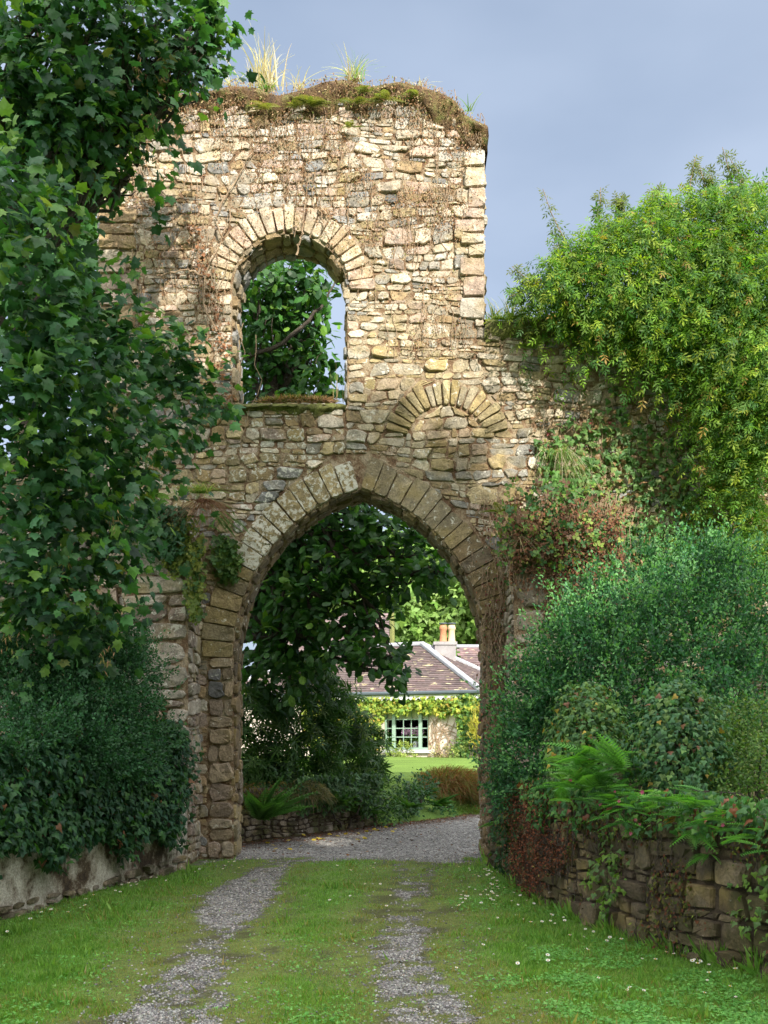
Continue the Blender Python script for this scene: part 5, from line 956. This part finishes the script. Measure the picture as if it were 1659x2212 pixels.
for k, (x, y, Y) in enumerate([(730, 1740, 17.2), (780, 1760, 17.9), (880, 1745, 19.5), (905, 1720, 20.5), (940, 1740, 20.6)]):
    fern('fern on the garden wall beyond the arch, %s' % ['beside the dry grass mound', 'at the foot of the wall', 'at the end of the wall', 'on the bank', 'below the brown grass'][k], P(x, y, Y), 16, .5, 650 + k, ((.06, .17, .035), (.09, .2, .04)), (180, 360), .8, FROND2)
# grass tufts
def tuft(label, c, n, ln, seed, pal, spread=.5, lean=(0, 0), name='grass_tuft', wd=.009, droop=.3):
    r2 = np.random.RandomState(seed); c = np.array(c, float); t = plant(name, label, 'grass', tuple(c)); m_ = MB()
    b0 = c + np.stack([r2.normal(0, ln * .12, n), r2.normal(0, ln * .06, n), 0 * np.zeros(n)], 1); d = np.stack([r2.normal(lean[0], spread, n), r2.normal(lean[1], spread, n), np.ones(n)], 1); d = nrm(d)
    L_ = ln * r2.uniform(.45, 1.2, n); tt = np.linspace(0, 1, 6); a_ = r2.uniform(0, math.pi, n); sd = np.stack([np.cos(a_), np.sin(a_), 0 * a_], 1)
    hd = d * [1, 1, 0]; cen = b0[:, None] + d[:, None] * (tt[None, :, None] * L_[:, None, None]) + (hd[:, None] * droop * 1.5 - np.array([0, 0, droop])) * (tt[None, :, None] ** 2.4) * L_[:, None, None]
    w_ = (wd * (1 - tt * .85))[None, :, None] * sd[:, None]; V = np.stack([cen - w_, cen + w_], 2).reshape(n, 12, 3); f = np.array([[2 * i, 2 * i + 1, 2 * i + 3, 2 * i + 2] for i in range(5)])
    m_.add(V.reshape(-1, 3), [(f[None] + np.arange(n)[:, None, None] * 12).reshape(-1, 4)], np.repeat(leafcols(r2, n, pal, [1] * len(pal), .2), 12, 0)); m_.build('blades', MATS['thin_leaf'], t); return t
STRAW = [(.55, .48, .36), (.45, .38, .26), (.6, .53, .42)]; GRN = [(.12, .25, .05), (.2, .3, .08)]
tuft('tall straw coloured grass tuft on the tower top, left and largest', P(575, 190, 13.6), 90, .78, 701, STRAW, .22)
tuft('long arching straw stems beside the largest tower top tuft', P(545, 190, 13.65), 10, .9, 702, STRAW, .5)
tuft('straw grass tuft on the tower crest, right', P(765, 176, 13.6), 70, .48, 703, STRAW + GRN, .4)
tuft('thin straw tuft in the dip of the tower top', P(650, 195, 13.6), 26, .4, 704, STRAW, .45)
tuft('fresh green grass at the foot of the largest tower top tuft', P(575, 200, 13.45), 60, .2, 705, GRN, .5)
tuft('sparse grass at the right shoulder of the tower top', P(905, 190, 13.6), 16, .25, 706, STRAW, .7)
tuft('short grass at the tower top corner', P(1015, 240, 13.6), 12, .22, 707, GRN, .6)
tuft('scattered straw grass left of the tower top tufts', P(500, 188, 13.6), 22, .35, 708, STRAW, .9)
for k, (x, ln) in enumerate([(1062, .32), (1095, .42), (1130, .3)]): tuft('pale grass on the curtain wall top, %s' % ['against the tower', 'middle tuft', 'beside the jasmine shoots'][k], P(x, 692, 13.5), 36, ln, 710 + k, STRAW + GRN, .4)
tuft('shaggy green and straw grass hanging at the head of the left pier', P(432, 1065, 12.7), 130, .42, 715, GRN + [(.4, .33, .2)], .9, (0, -.3), droop=.9, wd=.005)
tuft('dead rust brown grass hanging under the left pier tuft', P(440, 1085, 12.6), 200, .26, 716, [(.14, .06, .035), (.2, .1, .06)], .35, (.05, -.3), droop=2.4, wd=.005)
tuft('long green and straw grass hanging above the right pier', P(1205, 990, 13.2), 110, .6, 717, GRN + STRAW[:1], .14, (.08, -.15), droop=1.9, wd=.005)
tuft('green grass tuft at the left corner of the right pier', P(1112, 1150, 12.6), 60, .18, 718, GRN, .7, (0, -.3), droop=.9, wd=.004)
tuft('bleached dead grass below the pier corner tuft', P(1120, 1165, 12.55), 50, .2, 719, [(.4, .32, .2)], .3, (0, -.3), droop=2.2, wd=.004)
tuft('tall dry seed stalks standing at the right end of the window sill', P(733, 868, 13.55), 12, .6, 720, [(.4, .28, .16), (.3, .25, .1)], .1, wd=.006, droop=.05)
def mass(name, label, c, rad, n, ln, seed, pal, spread, droop, cat='grass', lean=(0, 0)):
    r2 = np.random.RandomState(seed); t = plant(name, label, cat, tuple(c)); m_ = MB(); c = np.array(c, float)
    o = nrm(r2.normal(0, 1, (n, 3))); o[:, 2] = np.abs(o[:, 2]); p = c + o * np.array(rad) * r2.uniform(.6, 1, (n, 1)); d = nrm(o + r2.normal(0, spread, (n, 3)) + np.array([lean[0], lean[1], .5])); L_ = ln * r2.uniform(.5, 1.3, n)
    tt = np.linspace(0, 1, 5); a_ = r2.uniform(0, 6.28, n); sd = nrm(np.cross(d, r2.normal(0, 1, (n, 3)))); cen = p[:, None] + d[:, None] * (tt[None, :, None] * L_[:, None, None]) - np.array([0, 0, droop]) * (tt[None, :, None] ** 2) * L_[:, None, None]
    w_ = (.006 * (1 - tt * .8))[None, :, None] * sd[:, None]; V = np.stack([cen - w_, cen + w_], 2).reshape(n, 10, 3); f = np.array([[2 * i, 2 * i + 1, 2 * i + 3, 2 * i + 2] for i in range(4)])
    m_.add(V.reshape(-1, 3), [(f[None] + np.arange(n)[:, None, None] * 10).reshape(-1, 4)], np.repeat(leafcols(r2, n, pal, [1] * len(pal), .25), 10, 0)); m_.build('blades', MATS['thin_leaf'], t); return t
mass('dry_grass_mound', 'grey green mound of dry grassy foliage on the garden wall', P(655, 1722, 16.6), (.42, .3, .28), 2600, .17, 730, [(.22, .2, .1), (.14, .17, .09), (.3, .25, .15)], .6, .9)
mass('brown_grass', 'wind swept russet grass clump on the bank beyond the arch, larger', P(970, 1712, 21.8), (.95, .5, .5), 5200, .4, 731, [(.22, .08, .035), (.16, .15, .04), (.26, .12, .05), (.14, .18, .04)], .4, .8, lean=(.5, 0))
mass('brown_grass', 'lower russet grass clump on the bank at the right jamb', P(1035, 1728, 22.2), (.9, .5, .45), 3600, .36, 732, [(.24, .09, .04), (.18, .1, .04), (.16, .19, .04)], .4, .8, lean=(.5, 0))
mass('bank_grass', 'green grassy skirt at the foot of the bank beyond the arch', P(1000, 1762, 21.4), (.9, .5, .18), 2600, .22, 733, [(.1, .2, .035), (.15, .2, .05)], .6, .6)
mass('stonecrop', 'pinkish dry stonecrop and moss tuft along the window sill', P(640, 868, 13.5), (.55, .12, .03), 1500, .09, 734, [(.4, .26, .2), (.3, .16, .1), (.14, .16, .05)], .7, .3, cat='plant')
# low bushes and ground plants beyond the arch
LB = lambda *a_: [clump(x, y, Y, r, .4) for x, y, Y, r in a_]
bush('low_bush', 'dark rounded bush with small leaves at the end of the garden wall', 'bush', LB((880, 1715, 20, 36), (905, 1700, 20.4, 28), (868, 1740, 19.6, 26)), 60, 9, .16, RHO, .07, [(.035, .09, .035), (.05, .13, .05)], [1, 1], 411, stems=4, shell=.5)
bush('low_bush', 'leafy ground plants over the middle of the garden wall', 'bush', LB((690, 1705, 16.9, 30), (730, 1700, 17.3, 32), (790, 1715, 17.9, 34), (835, 1720, 18.6, 30), (600, 1690, 16.6, 34), (840, 1760, 18.4, 24)), 60, 9, .16, RHO, .075, [(.05, .13, .035), (.08, .17, .04), (.035, .09, .03)], [1, 1, 1], 412, stems=4, shell=.5)
bush('low_bush', 'bright green low plant on the bank in front of the russet grass', 'bush', LB((930, 1748, 20.9, 22), (960, 1755, 21, 18)), 60, 9, .14, RHO, .07, [(.05, .15, .05)], [1], 413, stems=3, shell=.5)
bush('low_bush', 'twiggy green bush on the lawn edge at the right jamb', 'bush', LB((1035, 1690, 22.5, 24), (1050, 1710, 22.5, 20)), 60, 9, .14, RHO, .07, [(.1, .15, .05), (.14, .1, .06)], [2, 1], 414, stems=3, shell=.5)
wall_climber('ivy', 'ivy trailing over the end of the garden wall', GW, 2600, (2.2, 4.5), (.15, .95), lambda u, v: sstep(.3, .75, v + (fbm(u * 3, v * 2, 0, 61) - .5) * .6), .075, [(.05, .13, .05), (.09, .18, .06)], [1, 1], 521, 'leaf', IVY, (.05, .2))
wall_climber('moss', 'brown green moss hanging over the near end of the garden wall', GW, 4200, (.0, 2.0), (.1, .9), lambda u, v: sstep(.35, .7, v + (fbm(u * 3, v * 2, 0, 62) - .5) * .7) * (.4 + .6 * (u < 1.2)), .04, [(.1, .08, .02), (.13, .12, .03), (.07, .05, .02)], [1, 1, 1], 522, 'dry_leaf', RHO, (.04, .14), cat='moss')
# house creepers
hm = plane_map(tuple(wO), tuple(U), tuple(-W_))
wall_climber('wall_creeper', 'yellow green creeper band growing along the house wall under the eaves', hm, 12000, (-.4, 7.6), (.8, 3.25), lambda u, v: np.maximum(sstep(2.42, 2.66, v + (fbm(u * 1.6, 1, 0, 71) - .5) * .7), sstep(sB - .1, sB + .35, u + .3 * (fbm(u, v * 2, 0, 73) - .5)) * sstep(1.0, 1.6, v)), .14, [(.32, .36, .05), (.22, .32, .045), (.14, .25, .04), (.42, .3, .06)], [3, 3, 2, .7], 523, 'leaf', IVY, (.05, .45))
wall_climber('wall_creeper', 'darker green creeper at the house corner by the yellow bush', hm, 3600, (-.6, .85), (.6, 3.3), lambda u, v: 1 - sstep(.25, .75, u + (fbm(u * 2, v * 2, 0, 72) - .5) * .6), .13, [(.12, .22, .04), (.07, .16, .035), (.26, .32, .05)], [2, 2, 1], 524, 'leaf', IVY, (.05, .5))
bv = plant('bare_vine', 'tangle of bare brown vine stems on the pinkish house wall right of the window', 'vine', tuple(wO + U * 1.5 + Zv * .7)); m_ = MB(); r2 = np.random.RandomState(31)
for k in range(20):
    u0 = r2.choice([.9, 1.5, 2.0]) + r2.normal(0, .1); u1 = r2.uniform(.35, 2.35); v1 = r2.uniform(1.6, 2.8); t_ = np.linspace(0, 1, 12); uu = u0 + (u1 - u0) * t_ ** 1.5 + np.cumsum(r2.normal(0, .05, 12)); vv = .75 + (v1 - .75) * t_ + np.cumsum(r2.normal(0, .03, 12))
    tube(m_, hm(np.clip(uu, .1, sA - .02), vv, np.full(12, .04)), np.linspace(.022, .009, 12), 5)
for k in range(8):
    uu = np.linspace(.3, 2.3, 12) ; s0 = r2.randint(0, 6); vv = r2.uniform(1.1, 2.6) + np.cumsum(r2.normal(0, .1, 12)); tube(m_, hm(uu[s0:s0 + 6], vv[s0:s0 + 6], np.full(6, .05)), .013, 5)
m_.build('stems', MATS['dry_stem'], bv)
yc = P(1028, 1572, 40.2); bush('golden_conifer', 'upright golden yellow bush at the house corner', 'bush', [[yc[0] + .05, yc[1], yc[2] + .05, .15, .2, .7], [yc[0] - .1, yc[1], yc[2] - .2, .12, .2, .5], [yc[0] + .16, yc[1], yc[2] - .3, .13, .2, .5]], 60, 8, .14, THIN, .17, [(.45, .40, .08), (.36, .36, .07)], [1, 1], 415, 'leaf', stems=4, shell=.3, upn=.1, droop=-.8, jit=.25)
def at_wall(u, v, d): return tuple(hm(np.array(float(u)), np.array(float(v)), np.array(float(d))))
for k, (u, r_, lb_, pal_) in enumerate([(sA + .9, .33, 'pale yellow green garden plant under the window', [(.28, .34, .08), (.2, .28, .06)]), (sB - .3, .25, 'small garden plant at the left foot of the window', [(.2, .3, .05)]), (1.2, .28, 'dry pale herb clump at the foot of the bare vines', [(.3, .3, .12), (.4, .3, .2)]), (.4, .35, 'weedy green clump at the foot of the house corner', [(.25, .3, .08), (.15, .24, .06)])]):
    p = at_wall(u, BZ0 + r_ * .8, .5); bush('garden_plant', lb_, 'plant', [[p[0], p[1], p[2], r_ * 1.3, .3, r_ * 1.2]], 50, 8, .18, RHO, .09, pal_, [1] * len(pal_), 420 + k, 'leaf', stems=3, shell=.3)
# pink flowers in a pot just inside the window
fl = plant('flower_pot', 'pot of pink flowers standing on the inner window ledge', 'plant', at_wall(sA + .75, WZ0, -.42)); p = np.array(at_wall(sA + .75, WZ0, -.42))
m_ = MB(); tube(m_, [p + [0, 0, -.02], p + [0, 0, .25]], [.1, .14], 12); m_.build('pot', MATS['white_paint'], fl)
r2 = np.random.RandomState(41); m_ = MB(); n = 260; q = p + r2.normal(0, 1, (n, 3)) * [.2, .08, .13] + [0, 0, .42]; scatter(m_, RHO, q, r2.normal(0, 1, (n, 3)), r2.normal(0, .4, (n, 3)) + [0, -1, .5], .1, leafcols(r2, n, [(.14, .25, .05)], [1])); m_.build('foliage', MATS['leaf'], fl)
m_ = MB(); n = 150; q = p + np.stack([r2.uniform(-.55, .3, n), r2.normal(0, .05, n), r2.normal(.66, .07, n)], 1); scatter(m_, CLV, q, r2.normal(0, 1, (n, 3)), r2.normal(0, .3, (n, 3)) + [0, -1, .3], .075, leafcols(r2, n, [(.7, .38, .6), (.8, .5, .7)], [1, 1])); m_.build('flowers', MATS['petal'], fl)
# ------------------------------------------------------------------ daisies: one of each kind with its parts, then copies
def daisy0():
    t = plant('daisy', 'small white daisy open in the verge turf', 'flower', (0, 0, 0)); m_ = MB(); a_ = np.linspace(0, 2 * math.pi, 13)[:-1]
    pt = (np.array([(0, .2, 0), (.2, .7, .03), (0, 1, .05), (-.2, .7, .03)]), np.array([[0, 1, 2, 3]])); scatter(m_, pt, np.tile([0, 0, .04], (12, 1)), np.stack([np.cos(a_), np.sin(a_), .15 + 0 * a_], 1), np.tile([0, 0, 1.], (12, 1)), .0125, np.tile((.85, .85, .82), (12, 1))); m_.build('petals', MATS['petal'], t)
    m_ = MB(); tube(m_, [(0, 0, .038), (0, 0, .0445)], [.0042, .0025], 8, (.75, .5, .05)); m_.build('flower_centre', MATS['petal'], t); m_ = MB(); tube(m_, [(0, 0, 0), (.002, 0, .02), (0, 0, .039)], .001, 4, (.08, .18, .03)); m_.build('stem', MATS['leaf'], t); return t
D0 = daisy0(); r2 = np.random.RandomState(91); spots = []
def zone(n, where, f):
    for _ in range(n): spots.append((f(), where))
def pxs(x0, x1, y0, y1): return lambda: G(r2.uniform(x0, x1), r2.uniform(y0, y1))[:2]
def by_right():
    t = r2.uniform(6.2, 11.6); return np.interp(t, [5.9, 6.6, 7.26, 8.04, 9.78, 11.5], [3.0, 2.6, 2.31, 1.9, 1.53, 1.38]) - .12 - abs(r2.normal(0, .28)), t
def by_left():
    t = r2.uniform(8.2, 12.4); return np.interp(t, [6.3, 8.9, 12.64], [-4.0, -3.34, -2.42]) + .1 + abs(r2.normal(0, .2)), t
zone(58, 'along the foot of the dark rubble wall', by_right); zone(34, 'in the green corner before the right hand jamb', pxs(985, 1075, 1870, 1960)); zone(16, 'out on the right hand lawn near the viewer', pxs(980, 1560, 1990, 2200))
zone(12, 'at the foot of the left hand jamb', pxs(420, 560, 1855, 1885)); zone(24, 'along the foot of the pale rendered wall', by_left); zone(12, 'on the grass strip between the wheel ruts', pxs(700, 850, 1870, 1960))
spots = [s for s in spots if inner(np.array(s[0][0] + .05), np.array(s[0][1])) and inner(np.array(s[0][0] - .05), np.array(s[0][1]))]
for k, ((x, y), wh) in enumerate(spots):
    o_ = D0 if k == 0 else D0.copy()
    if k: sc.collection.objects.link(o_)
    o_.location = (x, y, ground_h(x, y).item() - .005); s_ = r2.uniform(.9, 1.5); o_.scale = (s_, s_, s_); o_.rotation_euler = (R(r2.uniform(0, 28)), R(r2.uniform(-12, 12)), r2.uniform(-.5, .5)); o_['group'] = 'daisies ' + wh; o_['label'] = 'small white daisy ' + wh
    if k:
        for ch in [c_ for c_ in D0.children]: c2 = ch.copy(); sc.collection.objects.link(c2); c2.parent = o_
# pink wild flowers on the rubble wall
def herb0():
    t = plant('wild_geranium', 'small pink wild flower among the wall foliage', 'flower', (0, 0, 0)); m_ = MB(); a_ = np.linspace(0, 2 * math.pi, 6)[:-1]
    scatter(m_, (np.array([(0, 0, 0), (.3, .6, .05), (0, 1, .05), (-.3, .6, .05)]), np.array([[0, 1, 2, 3]])), np.zeros((5, 3)), np.stack([np.cos(a_), -.2 + 0 * a_, np.sin(a_)], 1), np.tile([0, -1., 0.1], (5, 1)), .022, np.tile((.5, .1, .2), (5, 1))); m_.build('petals', MATS['petal'], t); m_ = MB(); tube(m_, [(0, 0, 0), (0, .03, -.02), (0, .06, -.05)], .0015, 4, (.2, .06, .04)); m_.build('stem', MATS['leaf'], t); return t
H0 = herb0()
for k in range(11):
    u, v, d = r2.normal(5.0, .28), r2.uniform(.85, 1.25), r2.uniform(.2, .34)
    if k > 7: u = r2.uniform(3, 7)
    p = RW(np.array(u), np.array(v), np.array(d)); o_ = H0 if k == 0 else H0.copy()
    if k:
        sc.collection.objects.link(o_)
        for ch in list(H0.children): c2 = ch.copy(); sc.collection.objects.link(c2); c2.parent = o_
    o_.location = p; s_ = r2.uniform(.5, .9); o_.scale = (s_,) * 3; o_.rotation_euler = (0, r2.uniform(0, 6), R(r2.uniform(-30, 30))); o_['group'] = 'pink wild flowers along the rubble wall'
# fallen leaves
L0 = MB(); V0, F0 = SYC; L0.add(V0 * .07 + [0, -.03, .01], [F0], np.tile((.55, .42, .05), (len(V0), 1))); lf = tag(L0.build('fallen_leaf', MATS['leaf']), 'yellow fallen leaf lying on the gravel beside the garden wall', 'leaf', 'yellow leaves fallen by the garden wall')
for k in range(26):
    t_ = r2.uniform(-1.2, 3.2); s_ = -abs(r2.normal(.5, .4)) - .1; p = BA + BD * t_ + BN * s_; o_ = lf if k == 0 else lf.copy()
    if k: sc.collection.objects.link(o_)
    o_.location = (p[0], p[1], ground_h(p[0], p[1]).item() + .012); o_.rotation_euler = (R(r2.uniform(-25, 25)), R(r2.uniform(-25, 25)), r2.uniform(0, 6))
x = r2.uniform(-2.2, 2.5, 9000); y = r2.uniform(13.5, 22, 9000); s_ = sdist(x, y); k = (s_ < .05) & (r2.rand(9000) < np.exp(-(np.abs(s_) / .5) ** 1.3) + .05); x, y = x[k], y[k]; n = len(x)
m_ = MB(); scatter(m_, RHO, np.stack([x, y, ground_h(x, y) + .012], 1), r2.normal(0, 1, (n, 3)) * [1, 1, .15], np.array([0, 0, 1.]) + r2.normal(0, .3, (n, 3)), r2.uniform(.03, .07, n), leafcols(r2, n, [(.12, .05, .025), (.2, .09, .04), (.08, .04, .02)], [1, 1, 1]))
tag(m_.build('leaf_litter', MATS['dry_leaf']), 'rust brown leaf litter along the foot of the garden wall', 'leaf litter', kind='stuff')
